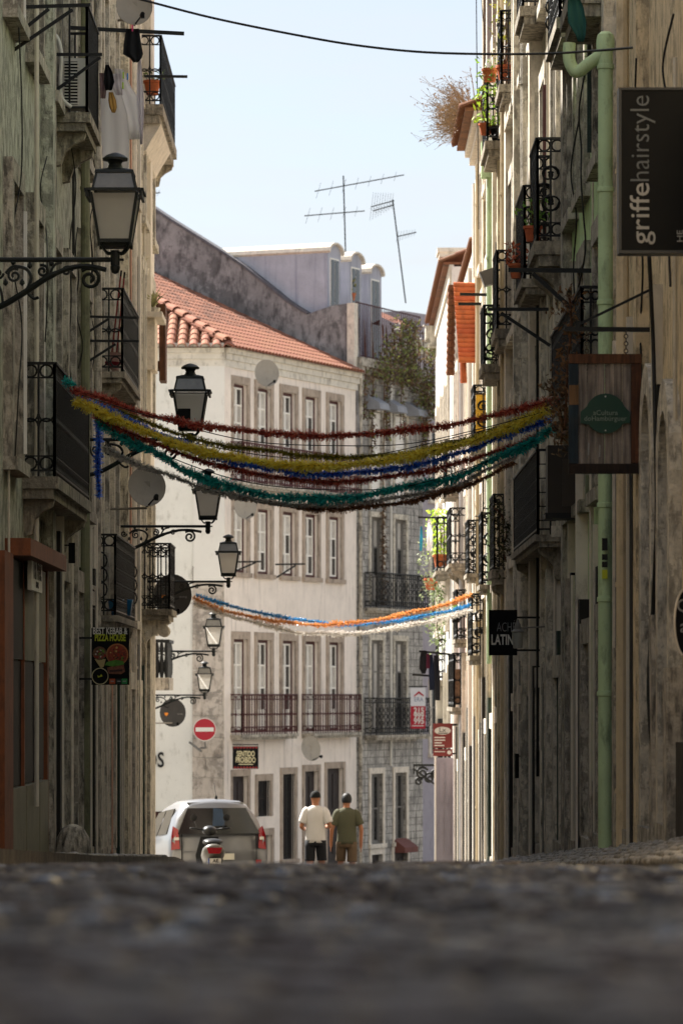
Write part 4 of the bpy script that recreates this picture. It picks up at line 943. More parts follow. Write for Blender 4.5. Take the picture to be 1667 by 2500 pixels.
T_ = dict(red=tinselmat('maroon_tinsel', '9a2a2c', 'e08068'), yel=tinselmat('yellow_tinsel', 'e8cc28', 'fffa90'), blue=tinselmat('royal_blue_tinsel', '1448c8', '60a8ff'), teal=tinselmat('teal_tinsel', '0a8284', '48d8d0'),
          sil=tinselmat('silver_tinsel', 'a8a49e', 'e8e2da'), bro=tinselmat('bronze_tinsel', '7a4c34', 'b88460'), ora=tinselmat('orange_tinsel', 'd08a4a', 'f0b878'), whi=tinselmat('white_tinsel', 'd8d2ca', 'f4f0ea'), sky=tinselmat('sky_blue_tinsel', '2a86c0', '62b4e4'), oli=tinselmat('olive_tinsel', '77701c', 'a89a3c'))
D0, D1 = 39.4, 37.4
garland('topmost maroon tinsel garland', [(174,947),(254,975),(337,1002),(453,1030),(576,1047),(684,1060),(821,1062),(968,1052),(1100,1036),(1207,1012),(1357,975)], D0, D1, T_['red'], .052)
garland('thick yellow tinsel garland', [(184,975),(245,1005),(367,1057),(453,1089),(576,1116),(698,1133),(821,1136),(944,1123),(1100,1092),(1207,1056),(1341,1003)], D0, D1, T_['yel'], .066, 1500)
garland('royal blue tinsel garland hugging the underside of the yellow one', [(190,968),(275,1008),(367,1050),(477,1094),(576,1128),(698,1150),(821,1155),(944,1146),(1100,1114),(1207,1072),(1341,1022)], D0+.1, D1+.1, T_['blue'], .052)
garland('thin olive tinsel garland between the maroon and yellow ones', [(230,985),(330,1018),(428,1057),(526,1082),(649,1099),(772,1114),(919,1113),(1050,1095),(1200,1050),(1341,1000)], D0+.25, D1+.25, T_['oli'], .042, 1000)
garland('lower maroon tinsel garland under the blue one', [(233,1015),(306,1052),(380,1082),(453,1111),(576,1146),(698,1165),(821,1175),(944,1163),(1100,1136),(1207,1101),(1306,1065)], D0, D1+.3, T_['red'], .048)
garland('dark teal tinsel garland', [(242,1030),(306,1070),(379,1101),(453,1150),(576,1192),(698,1212),(821,1217),(944,1197),(1100,1165),(1207,1120),(1278,1090),(1341,1050)], D0, D1, T_['teal'], .062, 1450)
garland('silver tinsel garland below the teal one', [(251,1094),(337,1134),(428,1165),(520,1198),(620,1218),(720,1231),(821,1231),(968,1214),(1100,1190),(1168,1155),(1262,1112)], D0+.2, D1+.6, T_['sil'], .045)
garland('lowest bronze tinsel garland', [(500,1180),(576,1205),(674,1231),(760,1241),(821,1242),(944,1231),(1100,1200),(1170,1172),(1255,1128)], D0-.1, D1+.5, T_['bro'], .042)
garland('teal blue tinsel garland entering from the upper balcony', [(200,985),(290,1020),(380,1062),(477,1098),(600,1126),(698,1140)], D0+.35, D0-.3, T_['teal'], .046, 1100)
garland('blue tinsel strand hanging straight down from the balcony', [(240,1020),(242,1080),(239,1140),(243,1213)], D0+.9, D0+.9, T_['blue'], .05, 1100)
garland('blue tinsel tuft tied to the long balcony', [(28,893),(32,915),(38,935)], 36.9, 36.9, T_['blue'], .05, 1500); garland('teal tinsel tuft at the balcony corner', [(158,928),(166,934),(176,940)], 37.6, 37.6, T_['teal'], .055, 1500)
G2 = 'tinsel garlands further down the street'
garland('far orange tinsel garland', [(473,1460),(549,1491),(643,1512),(738,1524),(832,1524),(926,1512),(1020,1493),(1100,1472),(1147,1455)], 60, 62.6, T_['ora'], .052, 800, G2)
garland('far sky blue tinsel garland', [(480,1456),(540,1472),(596,1488),(690,1508),(785,1520),(860,1526),(917,1521),(1010,1508),(1100,1492),(1147,1478)], 60.2, 62.8, T_['sky'], .045, 700, G2)
garland('far white tinsel garland', [(473,1472),(540,1498),(596,1514),(680,1535),(738,1545),(855,1547),(974,1533),(1100,1505),(1147,1490)], 60, 62.6, T_['whi'], .055, 900, G2)
# ------------------------------------------------------------------ cables
def cable(label, pts, r=.008, m_=None, cat='cable', name='cable', grp='cables across the street'):
    m = MB(); m.tube(smooth_path(pts, 8), r, 5); return obj(name, m, m_ or PLASTIC, None, True, label=label, cat=cat, group=grp)
cable('black cable sagging across the sky', [P(300,-12,34), P(345,-1,34), P(520,44,34), P(720,85,34), P(880,112,33.6), P(1060,129,33), P(1300,132,32), P(1480,122,31), P(1720,100,29)], .011)
cable('thin wire under the topmost maroon garland', [P(200,965,39), P(430,1035,39), P(620,1078,39), P(821,1088,38.6), P(1000,1083,38), P(1180,1045,37.6), P(1345,1000,37.4)], .005)
cable('wire strung just below the olive garland', [P(245,1000,39.8), P(450,1075,39.4), P(700,1118,39), P(900,1112,38.6), P(1100,1070,38), P(1340,1010,37.6)], .005)
cable('wire strung between the lower garlands', [P(260,1045,39.6), P(450,1130,39.4), P(620,1180,39), P(821,1196,38.6), P(1000,1186,38), P(1180,1130,37.6)], .005)
cable('vertical wire against the sky by the weedy eave', [P(1162,-10,62), P(1164,200,62), P(1167,420,62), P(1168,560,62)], .008); cable('second vertical wire touching the red upper storey', [P(1174,-10,61.5), P(1180,60,61.5), P(1190,100,61.5)], .006)
rw = random.Random(5)
for i, (x, y0, y1) in enumerate(((14,60,1150),(90,380,900),(150,300,1150),(175,560,900),(196,520,930),(205,350,930))):
    d = dl(x); pts = [Vector((XL+.05+rw.uniform(0,.1), d+rw.uniform(-.3,.3), (HY-(y0+(y1-y0)*k/6))*d/F)) for k in range(7)]
    cable('%s loose black cable counted from the left edge on the sage green house' % ('first','second','third','fourth','fifth','sixth')[i], pts, .007, grp='cables on the sage green house')
for i, (x, y0, y1) in enumerate(((1440,180,700),(1425,300,1000),(1585,150,1120),(1625,620,1900),(1660,40,700))):
    d = dr(x); pts = [Vector((XR-.05-rw.uniform(0,.08), d+rw.uniform(-.2,.2), (HY-(y0+(y1-y0)*k/6))*d/F)) for k in range(7)]
    cable(('black cable down the green wall beside the thick pipe','second cable on the green wall','cable crossing the beige wall above the wooden sign','cable bundle running down the beige wall','cable beside the hair salon sign')[i], pts, .009 if i != 3 else .016, grp='cables on the right hand walls')
for i, (x, y0, y1) in enumerate(((1222,20,640),(1236,150,1080),(1246,150,1100),(1190,300,700))):
    d = XR*F/(x-CX)-.6; pts = [Vector(((x-CX+rw.uniform(-4,4))*d/F, d, (HY-(y0+(y1-y0)*k/7))*d/F)) for k in range(8)]
    cable(('cable hanging past the flower pot balconies','first of two long cables before the ivory house','second long cable before the ivory house','cable down the sandy house corner')[i], pts, .008, grp='cables on the ivory house')
# ------------------------------------------------------------------ clothes rails and brackets
def rack(label, segs, d, r=.02, name='clothes_rail'):
    t = thing(name, label, 'clothes rail', P(segs[0][0][0], segs[0][0][1], d), 'iron clothes rails')
    for p, q in segs:
        m = MB(); m.bar(P(p[0], p[1], d), P(q[0], q[1], d), r*1.6, r*2); obj('rail_bar', m, IRON, t)
rack('long clothes rail with black garment pegged on it', [((140,66),(450,82))], 42.9, .02)
rack('iron rail at the top left corner with two struts', [((2,19),(222,12)), ((178,24),(0,146)), ((120,22),(22,102))], 36.5, .016)
rack('rail crossing in front of the air conditioner', [((90,133),(250,133)), ((246,140),(92,254))], 41.0, .016)
rack('short clothes rail below the high corner balcony', [((352,186),(458,187))], 58.5, .02)
rack('double rail on struts before the balcony with mops', [((143,771),(335,776)), ((265,779),(183,832)), ((183,832),(143,851)), ((183,832),(340,833)), ((283,840),(184,903))], 45.5, .014)
rack('small rail above the long balcony at the left edge', [((0,824),(64,824))], 36.5, .016)
rack('upper clothes rail beside the green pipe', [((1240,659),(1463,661)), ((1300,668),(1402,760))], 36.3, .02)
rack('lower clothes rail above the maroon garland end', [((1190,755),(1338,755)), ((1222,764),(1342,844))], 40.5, .017)
rack('twin rails in front of the orange tiles', [((1122,718),(1208,720)), ((1118,742),(1174,742))], 60, .022)
rack('thin rail on strut at the middle of the rose facade', [((672,1378),(745,1377)), ((675,1410),(722,1380))], 100.2, .022); rack('thin rail on strut by the fourth lantern', [((575,1372),(637,1371)), ((578,1393),(625,1373))], 98.5, .022)
# ------------------------------------------------------------------ signs
def board(m, px0, py0, px1, py1, d, th=.03):
    a, b = P(px0, py0, d), P(px1, py1, d); return m.box(a.x, d, b.z, b.x, d+th, a.z)
def ink(t, s, size_px, px, py, d, m_, w_px=None, up=False, bold=0.):
    m = MB(); k = d/F; ux, uy = (Xv, Zv) if not up else (Zv, -Xv)
    letter(m, s, size_px*k*1.35, P(px, py, d)-Yv*.003, ux, uy, bold*k, w=w_px*k if w_px else None); return obj('lettering', m, m_, t)
def flat(t, name, pts, d, m_, dy=.004, th=.003):
    m = MB(); m.prism([P(x, y, d)-Yv*dy for x, y in pts], Yv*-th); return obj(name, m, m_, t)
def circ(px, py, r, n=20, a0=0, a1=360, sy=1): return [(px+r*math.cos(R_(a0+(a1-a0)*i/n)), py+r*sy*math.sin(R_(a0+(a1-a0)*i/n))) for i in range(n if a1-a0 == 360 else n+1)]
# hair salon box sign
d = 26.0; t = thing('hanging_sign', 'tall black hair salon box sign with grey vertical lettering', 'sign', P(1640, 617, d), 'hanging shop signs')
m = MB(); board(m, 1512, 216, 1690, 615, d, .16); obj('sign_box', m, BLACKP, t)
m = MB(); [board(m, *q, d-.012, .18) for q in ((1509,213,1516,618),(1516,213,1692,219),(1516,611,1692,618))]; obj('edge_frame', m, mat('dark_sign_edge', '2a2a2b', .4, .1, 5, bump=0), t)
ink(t, 'griffe', 50, 1563, 522, d, INKG, 150, True, 0.2); ink(t, 'hairstyle', 50, 1563, 338, d, mat('dim_grey_print', '55585c', .6, .04, 8, bump=0), 208, True, -.6)
ink(t, 'HE', 15, 1659, 576, d, INKG, 28, True)
m = MB(); m.box(2.3, d+.05, (HY-300)*d/F, XR, d+.09, (HY-280)*d/F); m.box(2.3, d+.05, (HY-560)*d/F, XR, d+.09, (HY-540)*d/F); obj('wall_arm', m, IRON, t)
# wooden burger sign
d = 29.9; t = thing('hanging_sign', 'weathered wooden sign with a round green name plate', 'sign', P(1587, 1155, d), 'hanging shop signs')
m = MB(); m.bar(P(1377,803,d+.04), P(1588,805,d+.04), .035, .035); m.bar(P(1404,796,d+.04), P(1587,707,d+.04), .018, .02); m.bar(P(1588,673,d+.04), P(1588,842,d+.04), .02, .02); obj('bracket', m, IRON, t)
GREYWOOD = mat('silvered_plank', '8a8078', .85, .25, 5, .3, '2a2624', .3, 40, tex='wood'); BLUEW = mat('blue_flaked_board', '1f2f3a', .75, .35, 5, .4, '3a2e24', .25, tex='wood'); DKW = mat('dark_brown_board', '2b1d15', .8, .3, 5, .3, bump=.25, tex='wood'); TANW = mat('bare_patch_board', '7a5b3c', .8, .2, 5, .3, bump=.2, tex='wood')
for i in range(6):
    x0 = 1411+i*21.4; m = MB(); board(m, x0+.6, 885, x0+20.6, 1135, d+.004*(i % 2), .03); obj('plank', m, GREYWOOD, t)
for nm, q, mm in (('frame_board', (1388,864,1565,887), WOODB), ('frame_board', (1388,1132,1562,1156), DKW), ('frame_board', (1388,888,1411,1131), BLUEW), ('frame_board', (1540,888,1564,1131), mat('rust_brown_board', '573522', .8, .3, 5, .4, '20160f', .3, tex='wood'))):
    m = MB(); board(m, *q, d-.02, .06); obj(nm, m, mm, t)
m = MB(); board(m, 1388.5, 940, 1411.5, 988, d-.024, .004); obj('bare_patch', m, TANW, t)
PLG = mat('dark_green_plate', '0f3a2b', .45, .1, 4, bump=.03)
poly = circ(1477, 1010, 49, 12, 200, 340)+[(1536,1006),(1536,1034),(1522,1034)]+circ(1477, 1010, 49, 12, 33, 147)+[(1416,1034),(1416,1006)]
m = MB(); m.prism([P(x, y, d-.012) for x, y in poly], Yv*-.02); pl = obj('name_plate', m, PLG, t)
for s, yy, w_ in (('aCultura', 1008, 60), ('doHambúrguer', 1022, 103)):
    m = MB(); letter(m, s, 17*d/F, P(1477, yy, d-.036), w=w_*d/F); obj('lettering', m, mat('pale_green_print', '7c8a7e', .6, .05, 5, bump=0), pl)
for yy in (968, 1051): m = MB(); m.lathe([(.006,0),(.006,.006)], P(1477, yy, d-.038), 8, Xv, Zv, -Yv); obj('screw', m, INKW, pl)
for x, y in ((1434,1080),(1461,1085)): flat(t, 'paint_mark', [(x,y),(x+4,y+3),(x+3,y+30),(x-1,y+32)], d, INKG)
for x in (1431, 1527):
    m = MB()
    for k in range(8): m.ring(P(x, 812+k*9, d+.02), Xv if k % 2 else Yv, Zv, .016, .004, 8, 4)
    obj('chain', m, mat('rusty_chain', '4a4038', .6, .3, 8), t)
# black bar sign
d = 45.5; t = thing('hanging_sign', 'black Latin bar sign with white capitals beside the pale wall lamp', 'sign', P(1257, 1600, d), 'hanging shop signs')
m = MB(); board(m, 1193, 1489, 1262, 1600, d, .05); obj('sign_board', m, BLACKP, t); ink(t, 'ACHÉ', 24, 1235, 1532, d, INKG, 46, bold=-.5); ink(t, 'LATINO', 26, 1234, 1563, d, INKW, 70, bold=.8)
m = MB(); m.box((1262-CX)*d/F, d+.01, (HY-1510)*d/F, XR, d+.03, (HY-1505)*d/F); m.box((1262-CX)*d/F, d+.01, (HY-1590)*d/F, XR, d+.03, (HY-1585)*d/F); obj('wall_arm', m, IRON, t)
d = 43.5; t = thing('wall_lamp', 'small pale tapered wall lamp half covering the black bar sign', 'lamp', P(1263, 1580, d)); c = P(1263, 1555, d)
m = MB(); m.lathe([(.045,-.13),(.052,-.12),(.06,.02),(.065,.05)], c, 12); obj('shade', m, mat('pale_grey_glass', 'a5a59e', .4, .1, 3, .2), t, auto=True)
m = MB(); m.lathe([(.07,.05),(.075,.06),(.04,.09),(.035,.14),(.02,.16),(.012,.2)], c, 12); m.tube([c+Zv*.1, Vector((XR, d, c.z+.12))], .01, 6); obj('cap_and_arm', m, GREYW, t, auto=True)
# estate agent banner, souvenir sign
d = 108.6; t = thing('hanging_banner', 'white and red estate agent banner with a phone number', 'banner', P(1020, 1780, d), 'signs near the far end')
WB_ = mat('banner_white', 'd5d3d6', .7, .04, 4, .05, bump=.02); REDB = mat('banner_red', 'a81f30', .7, .06, 4, .08, bump=.02)
m = MB(); board(m, 1002, 1679, 1038, 1724, d, .02); obj('banner_top', m, WB_, t); m = MB(); board(m, 1002, 1724.2, 1038, 1779, d, .02); obj('banner_foot', m, REDB, t)
flat(t, 'house_mark', [(1010,1698),(1022,1687),(1034,1697),(1034,1701),(1022,1693),(1010,1702)], d, REDB); ink(t, 'ERA', 11, 1022, 1708, d, mat('blue_grey_print', '6a7a92', .6, .05, 5, bump=0), 22)
for s, yy in (('215', 1735), ('999', 1748), ('995', 1761)): ink(t, s, 14, 1022, yy, d, INKW, 25, bold=.6)
flat(t, 'small_print_line', [(1005,1771),(1034,1771),(1034,1773),(1005,1773)], d, INKW)
m = MB(); m.bar(P(998,1676,d), P(1042,1676,d), .03, .03); m.bar(P(1040,1676,d), P(1040,1676,d+2), .02, .02); obj('hanger', m, IRON, t)
d = 76.0; t = thing('hanging_sign', 'brown red souvenir shop sign with an oval white emblem', 'sign', P(1105, 1845, d), 'signs near the far end')
BRR = mat('brown_red_board', '7d3330', .6, .08, 4, .1, bump=.02)
m = MB(); board(m, 1057, 1766, 1104, 1826, d, .04); obj('sign_board', m, BRR, t); m = MB(); board(m, 1057, 1829, 1104, 1846, d, .04); obj('lower_board', m, BRR, t)
flat(t, 'oval_emblem', circ(1080, 1784, 20, 20, sy=.48), d, INKW); ink(t, 'Lx', 12, 1080, 1782, d-.006, INKB, 16)
flat(t, 'souvenir_line', [(1069,1789),(1092,1789),(1092,1791),(1069,1791)], d-.006, INKB)
for k, w_ in enumerate((26, 26, 18, 24)): flat(t, 'small_print_line', [(1060,1799+k*6.5),(1060+w_,1799+k*6.5),(1060+w_,1802+k*6.5),(1060,1802+k*6.5)], d, INKW)
flat(t, 'small_print_line', [(1060,1834),(1086,1834),(1086,1836),(1060,1836)], d, INKW); flat(t, 'round_mark', circ(1096, 1837, 5), d, INKW)
m = MB(); m.box((1104-CX)*d/F-.02, d+.01, (HY-1772)*d/F, XR, d+.03, (HY-1767)*d/F); m.box((1104-CX)*d/F-.02, d+.01, (HY-1842)*d/F, XR, d+.03, (HY-1838)*d/F); obj('wall_arm', m, IRON, t)
# no entry, house name board, letters on the cream front
d = 99.2; t = thing('no_entry_sign', 'round red no entry sign with a white bar on the ashlar corner', 'road sign', P(500, 1830, d))
m = MB(); m.lathe([(.005,0),(.3,0),(.3,.02),(.005,.02)], P(500, 1781, d), 28, Xv, Zv, Yv); obj('rim', m, INKW, t); flat(t, 'red_disc', circ(500, 1781, 26.5, 28), d, mat('sign_red', 'a3182a', .5, .05, 4, .08, bump=0)); flat(t, 'white_bar', [(478,1776),(522,1776),(522,1786),(478,1786)], d-.006, INKW)
m = MB(); m.tube([P(500,1812,d+.04), P(503,1826,d+.1), P(490,1826,99.9)], .025, 6); m.bar(P(463,1812,99.8), P(492,1834,99.4), .05, .04); obj('bracket', m, GREYW, t)
d = 99.0; t = thing('hanging_sign', 'small black name board with red zigzag borders beside the rose facade', 'sign', P(600, 1878, d), 'hanging shop signs')
m = MB(); board(m, 568, 1822, 631, 1877, d, .04); obj('sign_board', m, BLACKP, t)
for y0, y1 in ((1823,1829),(1876,1870)):
    for k in range(8): flat(t, 'zigzag', [(570+k*7.5,y0),(577.5+k*7.5,y0),(573.7+k*7.5,y1)], d, mat('sign_dull_red', '8a2a2a', .6, .05, 4, bump=0))
CRM = mat('cream_print', 'cfc39a', .6, .05, 5, bump=0)
ink(t, 'SENTIDO', 14, 600, 1841, d, CRM, 44, bold=.4); ink(t, 'PROIBIDO', 14, 600, 1856, d, CRM, 48, bold=.4); flat(t, 'small_print_line', [(583,1865),(618,1865),(618,1867),(583,1867)], d, CRM)
m = MB(); m.bar(P(568,1818,d+.02), P(631,1818,d+.02), .03, .03); m.bar(P(600,1818,d+.02), P(600,1818,101.0), .03, .03); obj('hanger', m, IRON, t)
d = 99.97; m = MB(); letter(m, 'OS', 52*d/F, P(378, 1857, d)-Yv*.01, w=46*d/F, bold=.01); obj('shop_lettering', m, INKB, PH)
# kebab sign
d = 44.4; t = thing('hanging_sign', 'black kebab and pizza house sign with pictures of food', 'sign', P(223, 1673, d), 'hanging shop signs')
m = MB(); board(m, 224, 1533, 316, 1672, d, .05); obj('sign_board', m, BLACKP, t); ink(t, 'BEST KEBAB &', 17, 270, 1541, d, INKW, 84, bold=.5); ink(t, 'PIZZA HOUSE', 17, 270, 1557.5, d, mat('lime_print', 'b7bd2c', .6, .05, 5, bump=0), 75, bold=.7)
c_ = lambda n_, h, v=.5, s=22: mat(n_, h, .6, v, s, bump=.1)
flat(t, 'pizza_picture', circ(287, 1598, 27, 28), d, c_('pizza_crust_print', 'a86a3c', .2)); flat(t, 'pizza_topping', circ(287, 1598, 24, 24), d-.004, c_('pizza_topping_print', '8a3a22', .8, 60))
rk = random.Random(4)
for k in range(34):
    a, r = rk.uniform(0, 6.28), 22*math.sqrt(rk.random()); flat(t, 'topping_dot', circ(287+r*math.cos(a), 1598+r*math.sin(a), rk.uniform(1.5, 3), 6), d-.008, rk.choice((c_('cheese_print', 'c9a05c', .1), c_('olive_print', '3c2a1c', .1), c_('tomato_print', 'a02a1c', .1), c_('pepper_print', '6a7a2a', .1))))
flat(t, 'wrap_paper', [(232,1609),(259,1609),(254,1628),(247,1632)], d-.004, c_('wrap_paper_print', 'b09a6a', .15)); flat(t, 'wrap_filling', circ(244, 1595, 17, 16), d-.004, c_('wrap_filling_print', '6a4a34', .8, 60))
for k in range(16):
    a, r = rk.uniform(0, 6.28), 14*math.sqrt(rk.random()); flat(t, 'filling_dot', circ(244+r*math.cos(a), 1595+r*math.sin(a), rk.uniform(1.5, 3), 6), d-.008, rk.choice((c_('lettuce_print', '5f8a2c', .2), c_('onion_print', 'c9b9b0', .1), c_('tomato_print', 'a02a1c', .1))))
flat(t, 'burger_lettuce', [(256,1624),(262,1616),(284,1611),(302,1614),(304,1622),(280,1628)], d-.012, c_('lettuce_dark_print', '4a7a26', .4)); flat(t, 'burger_bun', [(262,1630),(282,1625),(303,1623),(306,1640),(296,1646),(266,1645)], d-.012, c_('bun_print', '7a4a34', .6, 40)); flat(t, 'burger_meat', [(268,1636),(300,1634),(300,1639),(268,1641)], d-.016, c_('meat_print', '38201a', .3))
m = MB(); m.ring(P(245, 1651, d-.004), Xv, Zv, 19.5*d/F, .005, 28, 4); obj('badge_ring', m, CRM, t); flat(t, 'badge_mark', [(239,1648),(243,1652),(248,1646),(251,1651),(240,1654)], d, c_('lime_print', 'b7bd2c'))
for x, m_ in ((269, c_('red_orange_print', 'b0502c', .1)), (285, c_('teal_black_print', '16241f', .1)), (298.5, c_('green_print', '2f8a4a', .1))):
    flat(t, 'delivery_icon', [(x-1,1657),(x+13,1657),(x+13,1669.5),(x-1,1669.5)], d, m_)
    flat(t, 'icon_mark', [(x+2,1662),(x+10,1662),(x+10,1664.5),(x+2,1664.5)], d-.005, INKG)
m = MB(); m.box(XL, d+.01, (HY-1560)*d/F, (224-CX)*d/F+.02, d+.04, (HY-1555)*d/F); m.box(XL, d+.01, (HY-1660)*d/F, (224-CX)*d/F+.02, d+.04, (HY-1655)*d/F); obj('wall_arm', m, IRON, t)
# white sign on the orange shopfront (flat on the facade)
m = MB(); FL.box(m, 36.75, 38.05, .1, .14, 1.02, 1.36); t = obj('shop_sign', m, WHITEP, None, label='small white shop name plate on the orange shopfront', cat='sign')
ORG[t.name] = t.location.copy()
m = MB(); letter(m, 'Tá Prêt', .3, FL.p(37.4, .143, 1.23), FL.u, Zv, .006, w=1.0); letter(m, 'BAR', .09, FL.p(37.4, .143, 1.08), FL.u, Zv, w=.3); obj('lettering', m, INKB, t)
# oval dark sign cut by the right edge
d = 25.0; t = thing('hanging_sign', 'dark rounded sign with a worn white rim cut by the right edge', 'sign', P(1690, 1600, d), 'hanging shop signs')
pts = [(1700,1440)]+[(1645+34*(1-math.cos(R_(a)))**1.0*.9, 1520-85*math.sin(R_(a))) for a in range(70, -71, -14)]+[(1700,1603)]
m = MB(); m.prism([P(x, y, d) for x, y in pts], Yv*.1); obj('sign_board', m, BLACKP, t)
m = MB(); m.tube(smooth_path([P(x, y, d-.01) for x, y in pts[1:-1]], 4), .008, 6); obj('worn_rim', m, STONEL, t); ink(t, 'Q', 34, 1668, 1480, d, INKG); ink(t, 'a', 34, 1668, 1530, d, INKG)
m = MB(); m.box((1690-CX)*d/F, d+.02, (HY-1530)*d/F, XR, d+.05, (HY-1510)*d/F); obj('wall_arm', m, IRON, t)
# ------------------------------------------------------------------ laundry
def cloth(name, label, outline, d, m_, depth=.03, cat='laundry', grp='laundry on the sage green house', n=22, amp=.01, fr_=4, seed=1):
    """hanging cloth: outline given as left and right edges from top to bottom in px"""
    rr = random.Random(seed); ph = rr.uniform(0, 6); rows_ = []
    for (xl, xr, y) in outline:
        r = []
        for k in range(n+1):
            u = k/n; p = P(xl+(xr-xl)*u, y, d); p.y += amp*math.sin(fr_*u*math.pi+ph+.004*y)+amp*.5*math.sin(fr_*2.3*u+ph*2+y*.02); r.append(p)
        rows_.append(r)
    m = MB(); N = n+1
    for s in (0, depth*.35):
        for r in rows_: m.v += [(p.x, p.y+s, p.z) for p in r]
    R0 = len(rows_)
    for i in range(R0-1):
        for k in range(n):
            a = i*N+k; m.f.append((a, a+1, a+N+1, a+N)); b = a+R0*N; m.f.append((b+1, b, b+N, b+N+1))
    for i in range(R0-1):
        for k in (0, n): a = i*N+k; m.f.append((a, a+N, a+N+R0*N, a+R0*N))
    for k in range(n):
        for i in (0, R0-1): a = i*N+k; m.f.append((a, a+1, a+1+R0*N, a+R0*N))
    return obj(name, m, m_, None, True, label=label, cat=cat, group=grp)
WCL = leafmat('white_cotton', 'f2eeee', 'faf6f6', .9); BCL = mat('black_cotton', '17161a', .9, .2, 3, bump=.1); PCL = mat('mauve_cotton', '9a7f80', .9, .1, 3, bump=.05); OCL = mat('ochre_cotton', 'b58a4a', .9, .1, 3, bump=.05); GCL = leafmat('grey_lilac_cotton', 'e4dce2', 'ece6ea', .9); WCL.node_tree.nodes['Mix Shader'].inputs[0].default_value = .55; GCL.node_tree.nodes['Mix Shader'].inputs[0].default_value = .5
cloth('black_shirt', 'black garment pegged near the end of the long rail', [(310,340,70),(306,342,84),(302,346,110),(301,350,132),(318,346,142),(326,338,152)], 42.85, BCL, seed=2)
cloth('white_sheet', 'long white sheet hanging lowest among the laundry', [(247,268,178),(246,296,225),(246,312,280),(248,316,330),(250,316,375),(254,314,428)], 43.6, WCL, seed=3)
cloth('white_towel', 'white towel folded over beside the long sheet', [(280,300,168),(282,322,215),(286,340,240),(298,346,275),(308,346,305),(312,342,340)], 43.9, WCL, seed=4)
cloth('striped_scarf', 'narrow white strip hanging at the right end of the laundry', [(338,344,140),(335,348,180),(334,352,240),(337,352,290),(341,350,320),(343,349,352)], 43.4, GCL, n=10, seed=5)
cloth('black_vest', 'small black vest between the pegs', [(258,266,158),(255,275,175),(254,280,200),(258,274,220)], 43.2, BCL, n=10, seed=6)
cloth('mauve_shirt', 'crumpled mauve shirt next to the black vest', [(243,256,178),(244,262,205),(246,258,240)], 43.3, PCL, n=10, seed=7)
cloth('ochre_cloth', 'ochre cloth among the white laundry', [(266,276,225),(265,284,245),(268,286,262),(274,282,275)], 43.1, OCL, n=10, seed=8)
cloth('lilac_blouse', 'lilac grey blouse pegged over the white towel', [(276,294,180),(272,298,205),(284,300,232)], 43.25, GCL, n=10, seed=9)
cloth('teal_flag', 'teal cloth hanging from the top right balcony', [(1386,1412,-10),(1384,1424,20),(1386,1430,55),(1404,1429,85),(1410,1424,102)], 34.0, mat('dark_teal_cloth', '1d4a44', .85, .15, 3, bump=.05), grp='cloths on the right side', seed=10)
NAVY = mat('navy_denim', '1c2438', .9, .2, 5, bump=.1); BLK2 = BCL
g = 'dark laundry down the street'
cloth('dark_jacket', 'dark jacket at the left of the far laundry line', [(1028,1040,1588),(1024,1046,1605),(1023,1042,1632),(1030,1038,1645)], 75, BLK2, n=10, grp=g, seed=11); cloth('blue_jeans', 'navy jeans on the far laundry line', [(1046,1056,1598),(1046,1060,1640),(1048,1060,1685)], 75, NAVY, n=10, grp=g, seed=12)
cloth('grey_trousers', 'dark grey trousers at the right of the far laundry line', [(1058,1070,1600),(1058,1074,1650),(1062,1074,1710)], 75.2, mat('charcoal_cotton', '2a2a30', .9, .15, 4, bump=.1), n=10, grp=g, seed=13); cloth('maroon_top', 'maroon top between jacket and jeans on the far line', [(1041,1048,1596),(1040,1049,1632)], 74.9, mat('maroon_cotton', '5a2038', .9, .1, 3, bump=.05), n=8, grp=g, seed=14)
cloth('white_towel', 'white towel hanging above the bright green plant', [(1044,1050,1268),(1041,1056,1300),(1041,1054,1345)], 79.5, WCL, n=8, grp='towels by the far balcony', seed=15); cloth('turquoise_towel', 'turquoise towel hanging below the far end balcony rail', [(1026,1030,1285),(1024,1032,1315),(1024,1030,1345)], 80.5, mat('turquoise_cotton', '3aa0c0', .9, .06, 3, bump=.05), n=8, grp='towels by the far balcony', seed=16)
rack('clothes line bar carrying the dark far laundry', [((1022,1590),(1105,1598)), ((1006,1647),(1050,1650))], 75.1, .02); rack('far bar holding the two towels', [((1020,1263),(1100,1265))], 80.0, .018)
def peg(px, py, d, m_, label):
    m = MB(); p = P(px, py, d); m.box(p.x-.008, d-.02, p.z-.04, p.x+.008, d+.02, p.z+.03); obj('clothes_peg', m, m_, None, label=label, cat='peg', group='clothes pegs')
PG = {k: mat(k+'_peg_plastic', h, .4, .05, 3, bump=0) for k, h in (('lime', 'a8c820'), ('blue', '2a78c8'), ('pink', 'c83a6a'))}
peg(324, 68, 42.8, PG['pink'], 'pink peg on the black garment'); peg(302, 183, 43.0, PG['lime'], 'lime green peg above the white towel'); peg(312, 186, 43.0, PG['blue'], 'blue peg next to the lime one'); peg(301, 208, 43.0, PG['lime'], 'second lime peg lower down')
